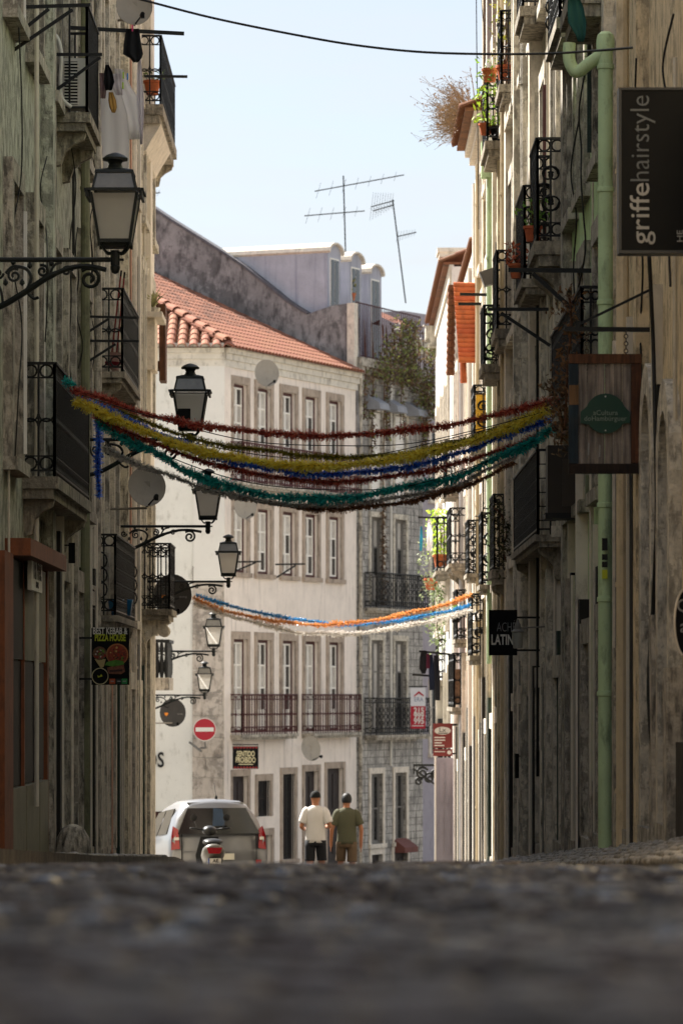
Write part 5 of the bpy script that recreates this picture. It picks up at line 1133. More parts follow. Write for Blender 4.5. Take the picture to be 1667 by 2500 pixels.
# ------------------------------------------------------------------ things on the balconies
b = LB1B; d = b['a0']+.12; t = thing('air_conditioner', 'white air conditioner with a slatted grille on the upper balcony', 'air conditioner', P(180, 268, d))
m = MB(); board(m, 152, 142, 214, 262, d, .28); obj('casing', m, WHITEP, t); m = MB(); board(m, 158, 150, 190, 255, d-.006, .01); obj('fan_opening', m, BLACKP, t)
for k in range(14):
    m = MB(); board(m, 156, 152+k*7.6, 192, 155+k*7.6, d-.02, .02); obj('grille_slat', m, WHITEP, t)
m = MB(); m.tube(smooth_path([P(124,78,d-.1), P(140,92,d-.1), P(150,130,d-.1), P(148,200,d-.1), P(152,240,d-.1), P(175,262,d-.1)], 6), .022, 8); obj('coolant_hose', m, WHITEP, t)
def pot(px, py, d, r, label, foliage=None, h=None, leafc=('4f6b2a', '88a040'), n=120, size=.035, spread=None, up=.3, m_=None, cat='potted plant', name='potted_plant', grp='balcony plants', droop=0):
    c = P(px, py, d); t = thing(name, label, cat, c, grp); h = h or r*1.7
    m = MB(); m.lathe([(r*.7,0),(r*.95,h*.8),(r*1.08,h*.82),(r*1.08,h),(r*.9,h)], c, 12); obj('flower_pot', m, m_ or TERRAO, t, auto=True)
    rr = random.Random(int(px*3+py)); sp = spread or r*2; m = MB(); L_ = []
    for i in range(n):
        a, q = rr.uniform(0, 6.28), sp*math.sqrt(rr.random()); L_.append(c+Vector((q*math.cos(a), q*math.sin(a), h+rr.uniform(-droop, up))))
    leaves(m, L_, size, rr); obj('foliage', m, leafmat('leaf_'+leafc[0]+leafc[1], *leafc), t)
    m = MB()
    for i in range(7):
        e = rr.choice(L_); m.tube([c+Zv*h*.9, c.lerp(e, .5)+Zv*.05, e], .006, 4)
    obj('stems', m, WOODB, t)
    return t
pot(372, 232, 59.6, .13, 'terracotta pot on the high corner balcony', n=40, up=.2)
pot(1185, 330, 55.9, .1, 'leafy lime green plant in front of the pale upper wall', leafc=('7aa82a', 'c8e04a'), n=90, size=.05, up=.55, spread=.2)
pot(1232, 196, 53.4, .12, 'tall straggly plant filling the topmost planted balcony', n=160, up=1.0, spread=.22, leafc=('6a7030', 'b0a840'), size=.03)
pot(1195, 200, 54.6, .11, 'dark green trailing plant by the red upper storey', n=90, up=.15, droop=.35, spread=.2, leafc=('3a5a20', '7aa030'))
pot(1215, 344, 55.8, .12, 'low bushy plant in a dark pot above the pale slab', n=90, up=.18, spread=.16, m_=BLACKP, leafc=('5a8a2a', 'a0c050'))
pot(1262, 680, 44.6, .1, 'orange flowered plant by the upper clothes rail', n=80, up=.25, spread=.14, leafc=('7a3020', 'd06a40'))
pot(1300, 590, 42.4, .1, 'green leafed pot behind the scrolled balcony', n=70, up=.3, spread=.2, leafc=('4a7a2a', '8ab048'))
pot(1075, 1385, 80.8, .16, 'bright lime green bush on the far balcony', n=420, up=.95, spread=.34, leafc=('8ab020', 'd8f050'), size=.045)
pot(1052, 1440, 84, .15, 'grey green bush hanging near the turquoise towel', n=260, up=.9, spread=.3, droop=.5, leafc=('6a7a50', 'b0b890'), size=.04)
pot(1112, 1520, 71, .1, 'hanging dark pot with a small green plant', n=60, up=.15, spread=.14, m_=BLACKP)
pot(857, 735, 110.3, .13, 'small potted tree on the terrace post', n=60, up=.45, spread=.13, size=.06, leafc=('7a8030', 'b8a848'))
# spiky plants at the house corner
def spiky(px, py, d, label, n, ln, cols, seed):
    c = P(px, py, d); t = thing('spiky_plant', label, 'plant', c, 'spiky plants at the corner'); rr = random.Random(seed); m = MB()
    for i in range(n):
        a = rr.uniform(0, 6.28); e = rr.uniform(.25, 1.3); L_ = ln*rr.uniform(.6, 1.1); dv = Vector((math.cos(a)*math.cos(e), math.sin(a)*math.cos(e), math.sin(e))); s = dv.cross(Zv).normalized()*.022
        q = c+dv*L_*.55+Zv*.03; m.add([c-s*.6, c+s*.6, q+s, q-s, c+dv*L_-Zv*.02], [(0,1,2,3),(3,2,4)])
    obj('leaf_blades', m, leafmat('agave_blade', *cols), t); m = MB(); m.lathe([(.09,-.16),(.13,-.02),(.13,0),(.02,0)], c, 10); obj('flower_pot', m, STONE, t)
spiky(372, 752, 60.5, 'large spiky agave like plant on the corner ledge', 34, .36, ('7a7a50', 'c0bc88'), 3); spiky(345, 655, 60.0, 'small spiky plant above the corner ledge', 14, .24, ('7a8a3a', 'b8c060'), 4)
m = MB(); c = P(367, 768, 60.5); m.box(XL, 59.8, c.z-.1, c.x+.22, 61.2, c.z-.02); m.box(XL, 60, c.z-.9, c.x+.1, 60.9, c.z-.1); obj('plant_ledge', m, STONEL, B)
m = MB(); m.box((389-CX)*62.6/F, 62.6, (HY-929)*62.6/F, (404-CX)*62.6/F, 63.2, (HY-742)*62.6/F); m.box(XL, 62.7, (HY-900)*62.6/F, (389-CX)*62.6/F, 63.1, (HY-880)*62.6/F); obj('board_end', m, WOODB, B)
# mops and buckets
d = 50.2; t = thing('mop_bucket', 'pale bucket with red basin on the mop balcony', 'bucket', P(270, 905, d)); c = P(270, 905, d); m = MB(); m.lathe([(.11,0),(.15,.22),(.16,.23),(.14,.23)], c, 14); obj('pail', m, mat('pale_pink_plastic', 'b89a92', .5, .1, 3, .2), t, auto=True); m = MB(); m.lathe([(.1,0),(.17,.07),(.18,.08),(.1,.02)], c-Yv*.3, 14); obj('basin', m, mat('crimson_plastic', '8a2030', .45, .1, 3), t, auto=True)
for k, (x0, y0, x1, y1) in enumerate(((273,870,297,660),(284,880,305,664))):
    m = MB(); a, b_ = P(x0, y0, d), P(x1, y1, d); m.tube([a, a.lerp(b_, .93)], .012, 6); t = obj('mop', m, mat('red_handle', '7a1f1c', .5, .1, 4), None, label=('left of the two red mop handles leaning on the balcony', 'right of the two red mop handles leaning on the balcony')[k], cat='mop', group='mops'); m = MB(); m.tube([a.lerp(b_, .93), b_], .014, 6); obj('grip', m, BLACKP, t)
for k, (x, y, s_) in enumerate(((283, 1485, 'blue bucket'), (307, 1480, 'second blue bucket'))):
    m = MB(); m.lathe([(.07,0),(.1,.2),(.105,.21),(.08,.21)], P(x, 1503, 49.5+k), 12); obj('bucket', m, mat('blue_plastic', '1f6a9a', .45, .1, 3), None, True, label=('blue bucket at the near end of the kebab balcony', 'blue bucket at the far end of the kebab balcony')[k], cat='bucket', group='blue buckets')
# street flood light and small boxes
t = thing('flood_light', 'grey tilted flood lamp before the weathered eave', 'lamp', P(1210, 675, 58)); m = MB(); d = 58; m.prism([P(x, y, d) for x, y in ((1170,664),(1206,652),(1210,690),(1183,698))], Yv*.25); obj('lamp_head', m, mat('grey_lamp_casing', '55524f', .5, .1, 4, .15), t); m = MB(); m.bar(P(1206,672,d+.1), Vector((XR, d+.1, (HY-672)*d/F)), .03, .03); obj('lamp_arm', m, IRON, t)
d = 38.4; t = thing('air_conditioner', 'brown boxed unit under the balcony left of the wooden sign', 'air conditioner', P(1400, 1255, d)); m = MB(); board(m, 1336, 1087, 1446, 1252, d, .35); obj('casing', m, mat('brown_unit_casing', '3a332c', .6, .15, 3, .3), t); m = MB(); board(m, 1372, 1120, 1402, 1235, d-.02, .02); obj('access_panel', m, mat('brown_unit_panel', '463d34', .6, .1, 3, .2), t); m = MB(); board(m, 1330, 1252, 1448, 1266, d-.05, .45); obj('shelf', m, IRON, t)
t = thing('electric_meter_box', 'pale green meter box on the green wall beneath the wooden sign', 'meter box', P(1445, 1222, 36.2)); m = MB(); board(m, 1429, 1160, 1458, 1222, 36.2, .12); obj('casing', m, mat('pale_olive_plastic', '6f7458', .6, .1, 3, .2), t)
for y in (1172, 1190, 1207): m = MB(); m.lathe([(.02,0),(.02,.01)], P(1443, y, 36.19), 10, Xv, Zv, -Yv); obj('dial', m, GREYW, t)
for i, (y0, y1, c_2, s_) in enumerate(((1315,1345,'black_print','tall black sticker on the green pipe'),(1354,1368,'black_print','square black sticker on the green pipe'),(1372,1386,'black_print','lower black sticker on the green pipe'),(1392,1414,'lime_print','yellow sticker on the green pipe'))):
    m = MB(); X0_ = (1476-CX)*dp/F
    m.prism([(X0_+.0955*math.sin(a), dp-.0955*math.cos(a), z_) for a, z_ in ((-.35,(HY-y1)*dp/F), (.15,(HY-y1)*dp/F), (.15,(HY-y0)*dp/F), (-.35,(HY-y0)*dp/F))], (0,-.004,0)); obj('sticker', m, INKB if i < 3 else _M['lime_print'], None, label=s_, cat='sticker', group='stickers on the pipe')
# ------------------------------------------------------------------ vines and dry weeds
t = thing('hanging_vine', 'brown and green vine spilling over the terrace railing', 'vine', FQ.p(2.6, 0, 8.0)); rr = random.Random(21)
L1_, L2_ = [], []
for i in range(3900):
    a = LQ*(.08+.88*math.sqrt(rr.random())); u = rr.random(); zt = 11.0-.9*max(0, (2.4-a)); zb = 9.1-(.9 if a > 3.7 else 0)
    z_ = zt-(zt-zb)*u**.8-rr.random()*.2; (L1_ if rr.random() < .62 else L2_).append(FQ.p(a+rr.gauss(0,.08), .1+.32*rr.random()+(.25 if a > 4 else 0), z_))
for a0, zl, n_ in ((.9, 6.6, 240), (1.95, 7.3, 200), (3.0, 7.4, 120), (.35, 7.8, 90), (4.7, 6.9, 420), (4.9, 7.6, 420)):
    for i in range(n_): u = rr.random(); (L1_ if rr.random() < .75 else L2_).append(FQ.p(a0+rr.gauss(0,.11)*(1.2-u), .06+.14*rr.random(), 9.2-(9.2-zl)*u))
for i in range(260): L1_.append(FQ.p(1.7+rr.gauss(0,.09), .06+.1*rr.random(), rr.uniform(2.6, 5.4)))
m = MB(); leaves(m, L1_, .06, rr); obj('withered_foliage', m, leafmat('withered_leaf', '42322a', '8a7054'), t); m = MB(); leaves(m, L2_, .06, rr); obj('green_foliage', m, leafmat('vine_leaf', '4a5428', 'a0a858'), t)
m = MB()
for a0, zl in ((.9,6.6),(1.95,7.3),(3.0,7.4),(.35,7.8),(4.7,7.0),(1.7,2.6),(2.5,9),(3.7,8.9)): m.tube([FQ.p(a0, .08, 10.6), FQ.p(a0+.05, .12, 9.4), FQ.p(a0, .07, zl)], .015, 5)
obj('stems', m, WOODB, t)
t = thing('dry_weeds', 'bleached dry weeds sprouting from the overhanging eave', 'weeds', P(1130, 300, 65)); rr = random.Random(9); m, m2 = MB(), MB(); L_ = []
for i in range(330):
    u = rr.random(); d = 63.5+4*u; b0 = Vector((1.95+rr.uniform(-.02,.3), d, 9.72+.12*rr.random())); g_ = rr.random()
    dv = Vector((-rr.uniform(.2,1.1), rr.uniform(-.3,.3), rr.uniform(-.35,.75))) if g_ < .75 else Vector((-rr.uniform(0,.5), rr.uniform(-.2,.2), rr.uniform(.5,1)))
    L3 = rr.uniform(.25, .75); p1 = b0+dv*L3*.5+Zv*.05; p2 = b0+dv*L3-Zv*.06*rr.random()
    m.tube([b0, p1, p2], [.006,.004,.002], 3)
    for k in range(3): q = p1.lerp(p2, rr.random()); e = q+Vector((rr.uniform(-.2,.05), rr.uniform(-.1,.1), rr.uniform(-.1,.15))); m.tube([q, e], .0025, 3); L_.append(e)
    if g_ > .6: L_ += [p1.lerp(p2, rr.random()) for _ in range(4)]
obj('stalks', m, mat('dry_straw', '9a8468', .9, .2, 5, bump=0), t); leaves(m2, L_, .022, rr); obj('seed_heads', m2, leafmat('dry_seed', '4a3a30', '8a6a4a'), t)
# ------------------------------------------------------------------ parked car, scooter, people
class Loc:
    """local frame -> world: x right, y forward, z up"""
    def __init__(s, o, yaw, pitch=0): s.m = Matrix.Translation(o) @ Matrix.Rotation(R_(yaw), 4, 'Z') @ Matrix.Rotation(R_(pitch), 4, 'X')
    def put(s, mb): mb.v = [tuple(s.m @ Vector(v)) for v in mb.v]; return mb
dc = 67.5; cg = Vector(((536-CX)*dc/F, dc, zroad(dc)+.0)); LC = Loc(cg, 12, -3.7)
CAR = thing('parked_car', 'champagne silver people carrier parked at the corner, seen from behind', 'car', cg)
PAINT = mat('champagne_metallic_paint', '76777a', .34, .06, 2, .12, '7a7060', .03, metal=.35, spec=.5, coat=.4)
def part(name, mb, m_, par=CAR, loc=LC, **k): return obj(name, loc.put(mb), m_, par, **k)
def sec(T, wk=1., lo=.26):
    T2 = max(T, .9)
    h = [(0,lo), (.55,lo), (.80,lo+.05), (.87,.42), (.885,.62), (.875,.86), (.845,min(T2,.95)), (.845-.27*max(0,(T2-.95))/.65*.42,.95+max(0,T2-.95)*.5), (.845-.27*max(0,(T2-.95))/.65,T2-.1*(T2>1)), (.45,T2-.025), (.22,T2+.0), (0,T2+.01)]
    return [(x*wk, z) for x, z in h]
def ring(y, T, wk=1., slope=0., lo=.26):
    h = sec(T, wk, lo); f = lambda z: y+slope*max(0, z-.92)
    return [(x, f(z), z) for x, z in h]+[(-x, f(z), z) for x, z in h[::-1][1:-1]]
m = MB(); m.loft([ring(-.0, 1.52, .9, .42, .32), ring(.05, 1.56, .97, .42, .28), ring(.2, 1.6, 1, .38), ring(.9, 1.63, 1, .2), ring(1.7, 1.64), ring(2.4, 1.6), ring(2.75, 1.42, 1), ring(3.15, 1.1), ring(3.35, .98, .98), ring(3.9, .86, .95), ring(4.15, .7, .85, 0, .3)])
body = part('body', m, PAINT, smooth=True)
sl = lambda z: .42*max(0, z-.92)
m = MB(); pts = [(-.73,.98), (.73,.98), (.52,1.44), (-.52,1.44)]; m.prism([(x, sl(z)-.022, z) for x, z in pts], (0,-.012,0)); part('rear_window', m, mat('tinted_car_glass', '0b0d0e', .08, .1, 2, bump=0, spec=.4))
m = MB(); [m.prism([(x, sl(z)-.036, z) for x, z in q], (0,-.004,0)) for q in (((-.1,1.12),(.12,1.12),(.1,1.42),(-.06,1.44)),)]; part('sticker_sunshade', m, mat('blue_rear_shade', '22364c', .3, .3, 6, bump=0))
for s in (-1, 1):
    m = MB(); m.prism([(s*x, sl(z)-.02+y, z) for x, z, y in ((.70,.72,0), (.845,.70,.05), (.84,.95,.05), (.80,1.12,.05), (.72,1.06,0))], (0,-.025,0)); tl_ = part('taillight', m, mat('red_lamp_lens', '8a1018', .2, .2, 8, bump=0, spec=.6))
    m = MB(); m.prism([(s*x, -.05+.012*(x > .75), z) for x, z in ((.715,.87), (.80,.87), (.80,.92), (.72,.92))], (0,-.006,0)); part('indicator', m, WHITEP, tl_)
    m = MB(); m.box(s*.70-.05, -.035, .44, s*.70+.05, -.02, .52); part('reflector', m, _M['red_lamp_lens'])
    m = MB(); m.prism([(s*(.85-.25*(z-.95)/.6), y, z) for y, z in ((.55,1.0), (1.5,1.0), (1.55,1.45), (.72,1.45))], (s*.02,0,0)); part('side_window', m, _M['tinted_car_glass'])
    m = MB(); m.prism([(s*(.85-.25*(z-.95)/.6), y, z) for y, z in ((1.58,1.0), (2.8,1.0), (2.4,1.43), (1.63,1.45))], (s*.02,0,0)); part('side_window', m, _M['tinted_car_glass'])
    m = MB(); m.lathe([(.02,-.05),(.1,-.04),(.11,.02),(.06,.07)], (s*1.0, 2.6, 1.02), 10, Vector((1,0,0)), Vector((0,0,1)), Vector((0,1,0))); m.bar((s*.85,2.6,1.0), (s*.95,2.6,1.0), .04); part('mirror', m, PAINT)
    for y in (.78, 3.42):
        m = MB(); m.lathe([(.2,-.1),(.3,-.1),(.315,-.07),(.315,.07),(.3,.1),(.2,.1)], (s*.78, y, .315), 20, Vector((0,1,0)), Vector((0,0,1)), Vector((1,0,0))); wh = part('wheel', m, mat('tyre_rubber', '1a1a1a', .85, .1, 8, bump=.1)); m = MB(); m.lathe([(.19,-.06),(.2,.0),(.19,.095)], (s*.78, y, .315), 16, Vector((0,1,0)), Vector((0,0,1)), Vector((s*1.0,0,0))); part('rim', m, GREYW, wh)
    m = MB(); m.box(s*.665-.006, -.03, .4, s*.665+.006, .0, .98); part('tailgate_seam', m, BLACKP)
m = MB(); m.box(-.66, -.045, .67, .66, -.01, .685); part('tailgate_crease', m, PAINT)
m = MB(); m.loft([[(x*.99, -.06+y, z) for x, z, y in ((-.84,.3,.05),(.84,.3,.05),(.86,.5,.06),(-.86,.5,.06))], [(x, .3, z) for x, z in ((-.87,.28),(.87,.28),(.89,.52),(-.89,.52))]]); part('bumper', m, PAINT)
m = MB(); m.box(-.26, -.075, .52, .26, -.05, .63); pl = part('number_plate', m, mat('plate_white', 'c8c4b4', .5, .05, 4, bump=0)); m = MB(); m.box(-.26, -.079, .52, -.22, -.074, .63); part('plate_band', m, mat('plate_blue', '1f3f8a', .5, .05, 4, bump=0), pl)
m = MB(); m.box(-.5, .3, 1.515, .5, .4, 1.545); part('rear_spoiler', m, PAINT); m = MB(); m.lathe([(.03,0),(.02,.05),(.006,.08)], (.05, .5, 1.6), 8); m.tube([(.05,.5,1.66),(.05,.7,1.9)], .005, 4); part('aerial', m, BLACKP)
m = MB(); m.bar((-.3,-.0,1.03), (.15,.04,1.12), .02, .015); part('wiper', m, BLACKP)
# scooter
ds = 64.6; sg = Vector(((524-CX)*ds/F, ds, zroad(ds)-.04)); LS = Loc(sg, 6, -3.7)
SC = thing('motor_scooter', 'black and cream motor scooter with a white number plate behind the car', 'scooter', sg)
CREAM = mat('cream_scooter_paint', '5a564e', .4, .06, 3, .1, bump=.02, coat=.3); BLK = mat('black_scooter_plastic', '151516', .4, .1, 4, bump=.02)
sp = lambda n, mb, m_, par=SC, **k: part(n, mb, m_, par, LS, **k)
for y in (.26, 1.5):
    m = MB(); m.lathe([(.14,-.06),(.2,-.06),(.235,-.03),(.24,0),(.235,.03),(.2,.06),(.14,.06)], (0, y, .24), 20, Vector((0,1,0)), Vector((0,0,1)), Vector((1,0,0))); w_ = sp('wheel', m, _M['tyre_rubber']); m = MB(); m.lathe([(.02,-.07),(.14,-.05),(.14,.05),(.02,.07)], (0, y, .24), 14, Vector((0,1,0)), Vector((0,0,1)), Vector((1,0,0))); sp('rim', m, GREYW, w_)
el_ = lambda y, z, w, h: [(w*math.cos(t)*(1 if abs(math.cos(t)) > .0 else 1), y, z+h*math.sin(t)) for t in [2*math.pi*k/14 for k in range(14)]]
m = MB(); m.loft([el_(-.02,.68,.09,.05), el_(.03,.66,.17,.11), el_(.25,.62,.2,.16), el_(.55,.58,.19,.17), el_(.8,.5,.15,.15)]); sp('rear_cowl', m, CREAM, smooth=True)
m = MB(); m.loft([el_(.05,.78,.1,.02), el_(.12,.8,.16,.045), el_(.4,.82,.17,.05), el_(.7,.8,.15,.045), el_(.85,.79,.1,.02)]); sp('seat', m, BLK, smooth=True)
m = MB(); m.loft([el_(.0,.45,.1,.09), el_(.2,.42,.13,.13), el_(.5,.36,.14,.12)]); m.box(-.16,.75,.24,.16,1.2,.3); sp('undertray', m, BLK)
m = MB(); m.loft([[(x, 1.16+.02*abs(x), z) for x, z in ((-.2,.3),(.2,.3),(.24,.6),(.15,.92),(-.15,.92),(-.24,.6))], [(x, 1.26, z) for x, z in ((-.18,.3),(.18,.3),(.2,.6),(.12,.92),(-.12,.92),(-.2,.6))]]); sp('leg_shield', m, BLK)
m = MB(); m.loft([el_(1.02,1.0,.09,.06), el_(1.12,1.02,.13,.09), el_(1.24,1.0,.1,.07)]); m.tube([(-.34,1.0,1.06),(-.2,1.08,1.05),(0,1.12,1.02),(.2,1.08,1.05),(.34,1.0,1.06)], .018, 6); sp('handlebar', m, BLK, smooth=True)
for s in (-1, 1):
    m = MB(); m.tube([(s*.22,1.06,1.06),(s*.27,1.02,1.2)], .008, 5); m.lathe([(.01,-.02),(.06,-.01),(.06,.01),(.02,.02)], (s*.28,1.0,1.24), 10, Vector((1,0,0)), Vector((0,0,1)), Vector((0,1,0))); sp('mirror', m, BLK)
m = MB(); m.prism([(x, -.03, z) for x, z in ((-.1,.6),(.1,.6),(.13,.7),(-.13,.7))], (0,-.03,0)); sp('taillight', m, _M['red_lamp_lens'])
m = MB(); m.box(-.11,-.07,.34,.11,-.055,.52); pl = sp('number_plate', m, WHITEP)
m = MB(); m.box(-.11,-.074,.34,-.085,-.069,.52); sp('plate_band', m, _M['plate_blue'], pl)
m = MB(); letter(m, 'AE', .085, (.015,-.073,.475), w=.1, bold=.002); letter(m, '320X', .085, (.012,-.073,.39), w=.17, bold=.002); sp('lettering', m, INKB, pl)
m = MB(); m.tube([(.17,.1,.3),(.17,.5,.28)], [.05,.04], 10); sp('exhaust', m, GREYW); m = MB(); m.tube([(0,1.2,.9),(0,1.5,.24)], .03, 8); m.loft([[(x,y,z) for x,y,z in ((-.07,1.28,.42),(.07,1.28,.42),(.07,1.7,.38),(-.07,1.7,.38))],[(x,y,z) for x,y,z in ((-.05,1.3,.5),(.05,1.3,.5),(.05,1.62,.47),(-.05,1.62,.47))]]); sp('front_fork', m, BLK)
# people
SKIN = mat('tanned_skin', '9a6648', .55, .08, 6, bump=.03, spec=.4)
def skinned(name, verts, edges, mat_, parent, LCm):
    me = bpy.data.meshes.new(name); me.from_pydata([v[:3] for v in verts], edges, []); o = bpy.data.objects.new(name, me); COL.objects.link(o)
    bpy.context.view_layer.objects.active = o; o.modifiers.new('s', 'SKIN'); o.modifiers['s'].use_smooth_shade = True; su = o.modifiers.new('d', 'SUBSURF'); su.levels = 2; su.render_levels = 2
    for i, v in enumerate(verts): me.skin_vertices[0].data[i].radius = (v[3], v[3] if len(v) < 5 else v[4])
    me.skin_vertices[0].data[0].use_root = True
    dg = bpy.context.evaluated_depsgraph_get(); me2 = bpy.data.meshes.new_from_object(o.evaluated_get(dg)); bpy.data.objects.remove(o)
    m = MB(); m.v = [tuple(v.co) for v in me2.vertices]; m.f = [tuple(p.vertices) for p in me2.polygons]
    return obj(name, LCm.put(m), mat_, parent, True)
def person(label, px, d, yaw, arms, legs, shirt, shorts, head, seed, hem=.86):
    """arms: {-1:(elbow,wrist,hand dir),1:...}; legs: {-1:(knee,ankle),1:...}"""
    g_ = Vector(((px-CX)*d/F, d, zroad(d)-.02)); t = thing('person', label, 'person', g_, 'people walking down the street'); LCm = Loc(g_, yaw)
    V = [(0,0,.98,.12,.10), (0,.0,1.14,.125,.09), (0,-.01,1.32,.13,.085), (0,-.01,1.42,.08,.055), (0,.0,1.53,.052), (0,.02,1.60,.075,.085), (0,.02,1.68,.082,.098), (0,.015,1.745,.05,.06)]; E = [(0,1),(1,2),(2,3),(3,4),(4,5),(5,6),(6,7)]
    def add(v, p): V.append(v); E.append((p, len(V)-1)); return len(V)-1
    for s in (-1, 1):
        a = add((s*.085, .02, 1.655, .014), 6)           # ear
        sh = add((s*.155, -.01, 1.40, .05), 3); el, wr, hd = arms[s]
        e_ = add((*el, .042), sh); w_ = add((*wr, .029), e_); wv = Vector(wr); hv = Vector(hd).normalized(); side = hv.cross(Vector((1,0,0)) if abs(hv.x) < .8 else Vector((0,0,1))).normalized()
        pm_ = wv+hv*.075; p_ = add((*pm_, .034, .02), w_)
        for k, ln in enumerate((.062, .075, .08, .07)):
            b_ = pm_+hv*.03+side*(k-1.5)*.02; f1 = add((*b_, .0095), p_); f2 = add((*(b_+hv*ln*.55+Vector((0,.012,0))), .0085), f1); add((*(b_+hv*ln+Vector((0,.03,0))), .0075), f2)
        th = add((*(wv+hv*.045+side*-.038+Vector((0,.01,0))), .011), w_); add((*(wv+hv*.095+side*-.05+Vector((0,.03,0))), .009), th)
        kn, an = legs[s]; hp = add((s*.095, 0, .90, .095), 0); k_ = add((*kn, .06), hp); cf = Vector(kn).lerp(Vector(an), .35); c_ = add((cf.x, cf.y-.015, cf.z, .058), k_); a_ = add((*an, .036), c_); add((an[0]+s*.02, an[1]+.15, an[2]-.055, .032), a_)
    add((0, .125, 1.635, .016), 6)                        # nose
    skinned('body', V, E, SKIN, t, LCm)
    rr = random.Random(seed); ph = rr.uniform(0, 6)
    def tube_cloth(cs, n=20, wr=.006):
        rings = []
        for i, (c, rx, ry) in enumerate(cs):
            r = []
            for k in range(n):
                an = 2*math.pi*k/n; w2 = 1+wr*18*math.sin(an*5+i*1.7+ph)*.25+wr*10*math.sin(an*9-i*2.1)*.25
                r.append((c[0]+rx*w2*math.cos(an), c[1]+ry*w2*math.sin(an), c[2]))
            rings.append(r)
        return rings
    m = MB(); m.loft(tube_cloth([((0,0,hem),.185,.135), ((0,0,hem+.06),.18,.132), ((0,0,1.05),.172,.125), ((0,0,1.18),.178,.125), ((0,-.005,1.3),.195,.13), ((0,-.008,1.4),.205,.125), ((0,-.008,1.455),.175,.105), ((0,-.005,1.495),.105,.08), ((0,0,1.515),.066,.064)]))
    for s in (-1, 1):
        sh, e_ = Vector((s*.15,-.01,1.42)), Vector(arms[s][0]); rings = []
        ax = (e_-sh).normalized(); u = ax.cross(Vector((0,1,0))).normalized(); v = ax.cross(u)
        for q, r in ((-.2,.05), (-.02,.082), (.15,.088), (.42,.084), (.72,.08), (.78,.078)): c = sh+ax*q*(e_-sh).length; rings.append([tuple(c+(u*math.cos(a)+v*math.sin(a))*r*(1+.04*math.sin(a*3+q*9))) for a in [2*math.pi*k/14 for k in range(14)]])
        m.loft(rings)
    obj('t_shirt', LCm.put(m), shirt, t, True)
    m = MB(); m.loft(tube_cloth([((0,0,.80),.17,.13), ((0,0,.86),.175,.132), ((0,0,.94),.168,.125), ((0,0,1.02),.16,.12)]))
    for s in (-1, 1):
        hp, kn = Vector((s*.09,0,.9)), Vector(legs[s][0]); cs = []
        for q in (0, .3, .6, .92, .98): c = hp.lerp(kn+Vector((0,0,.03)), q); cs.append((c, .098-.008*q, .115-.015*q))
        m.loft(tube_cloth(cs, 16))
    obj('shorts', LCm.put(m), shorts, t, True)
    hm = MB(); n = 16; R1_, R2_ = .094, .112
    zlo = {'cap': 1.655, 'hair': 1.60}[head[0]]; prof = []
    for i in range(3): z = zlo+(1.66-zlo)*i/3; prof.append((1-(1.66-z)*1.6, z))
    for i in range(9): an = R_(88)*i/8; prof.append((math.cos(an)**.8, 1.66+.118*math.sin(an)))
    hm.loft([[(R1_*q*math.cos(2*math.pi*k/n)+.0, .012+R2_*q*math.sin(2*math.pi*k/n)-(.0 if head[0] == 'cap' else .012), z) for k in range(n)] for q, z in [(max(.05, q), z) for q, z in prof]])
    o = obj(head[0], LCm.put(hm), head[1], t, True)
    if head[0] == 'cap':
        b = MB(); b.loft([[(x, y, z) for x, y, z in ((-.085,.06,1.665),(.085,.06,1.665),(.09,.07,1.675),(-.09,.07,1.675))], [(x, y, z) for x, y, z in ((-.055,.2,1.64),(.055,.2,1.64),(.055,.2,1.65),(-.055,.2,1.65))]]); obj('brim', LCm.put(b), head[1], o)
    for s in (-1, 1):
        an = Vector(legs[s][1]); b = MB(); b.loft([[(an.x+s*.02*q+.045*w*math.cos(a), an.y+y+0, max(.005, an.z-.055+h*math.sin(a))) for a in [2*math.pi*k/10 for k in range(10)]] for y, w, h, q in ((-.09,.6,.05,0),(-.05,1,.07,0),(.05,1,.06,.5),(.14,1.05,.045,1),(.2,.5,.025,1))]); obj('shoe', LCm.put(b), WHITEP if s*seed > 0 and seed == 1 else BLACKP, t, True)
    return t
NV = mat('near_black_shorts', '15171c', .85, .15, 5, bump=.1); KH = mat('khaki_shorts', '5a4a38', .9, .12, 5, bump=.1)
person('man in a white t shirt, black cap and dark shorts walking away', 770, 68.0, -3, {-1: ((-.25,-.06,1.14),(-.2,.14,1.08),(.35,.9,.1)), 1: ((.265,-.05,1.15),(.2,.16,1.12),(-.35,.9,.1))}, {-1: ((-.1,.02,.5),(-.11,-.05,.085)), 1: ((.11,.10,.5),(.115,.05,.085))},
       mat('off_white_cotton_shirt', 'c2beba', .9, .05, 3, .05, '9a9490', .1), NV, ('cap', mat('black_cap_cloth', '07080a', .9, .1, 4)), 1)
person('man in an olive green t shirt and khaki shorts walking away', 846, 69.0, 4, {-1: ((-.265,-.02,1.14),(-.275,.07,.9),(-.02,.12,-1)), 1: ((.265,-.03,1.14),(.26,.04,.89),(.02,.1,-1))}, {-1: ((-.10,.12,.51),(-.1,.12,.09)), 1: ((.1,-.02,.5),(.1,-.16,.11))},
       mat('olive_cotton_shirt', '4a4a38', .9, .08, 3, .1, '34342a', .1), KH, ('hair', mat('black_hair', '0d0c0c', .55, .2, 20, bump=.4, bscale=90)), 2)
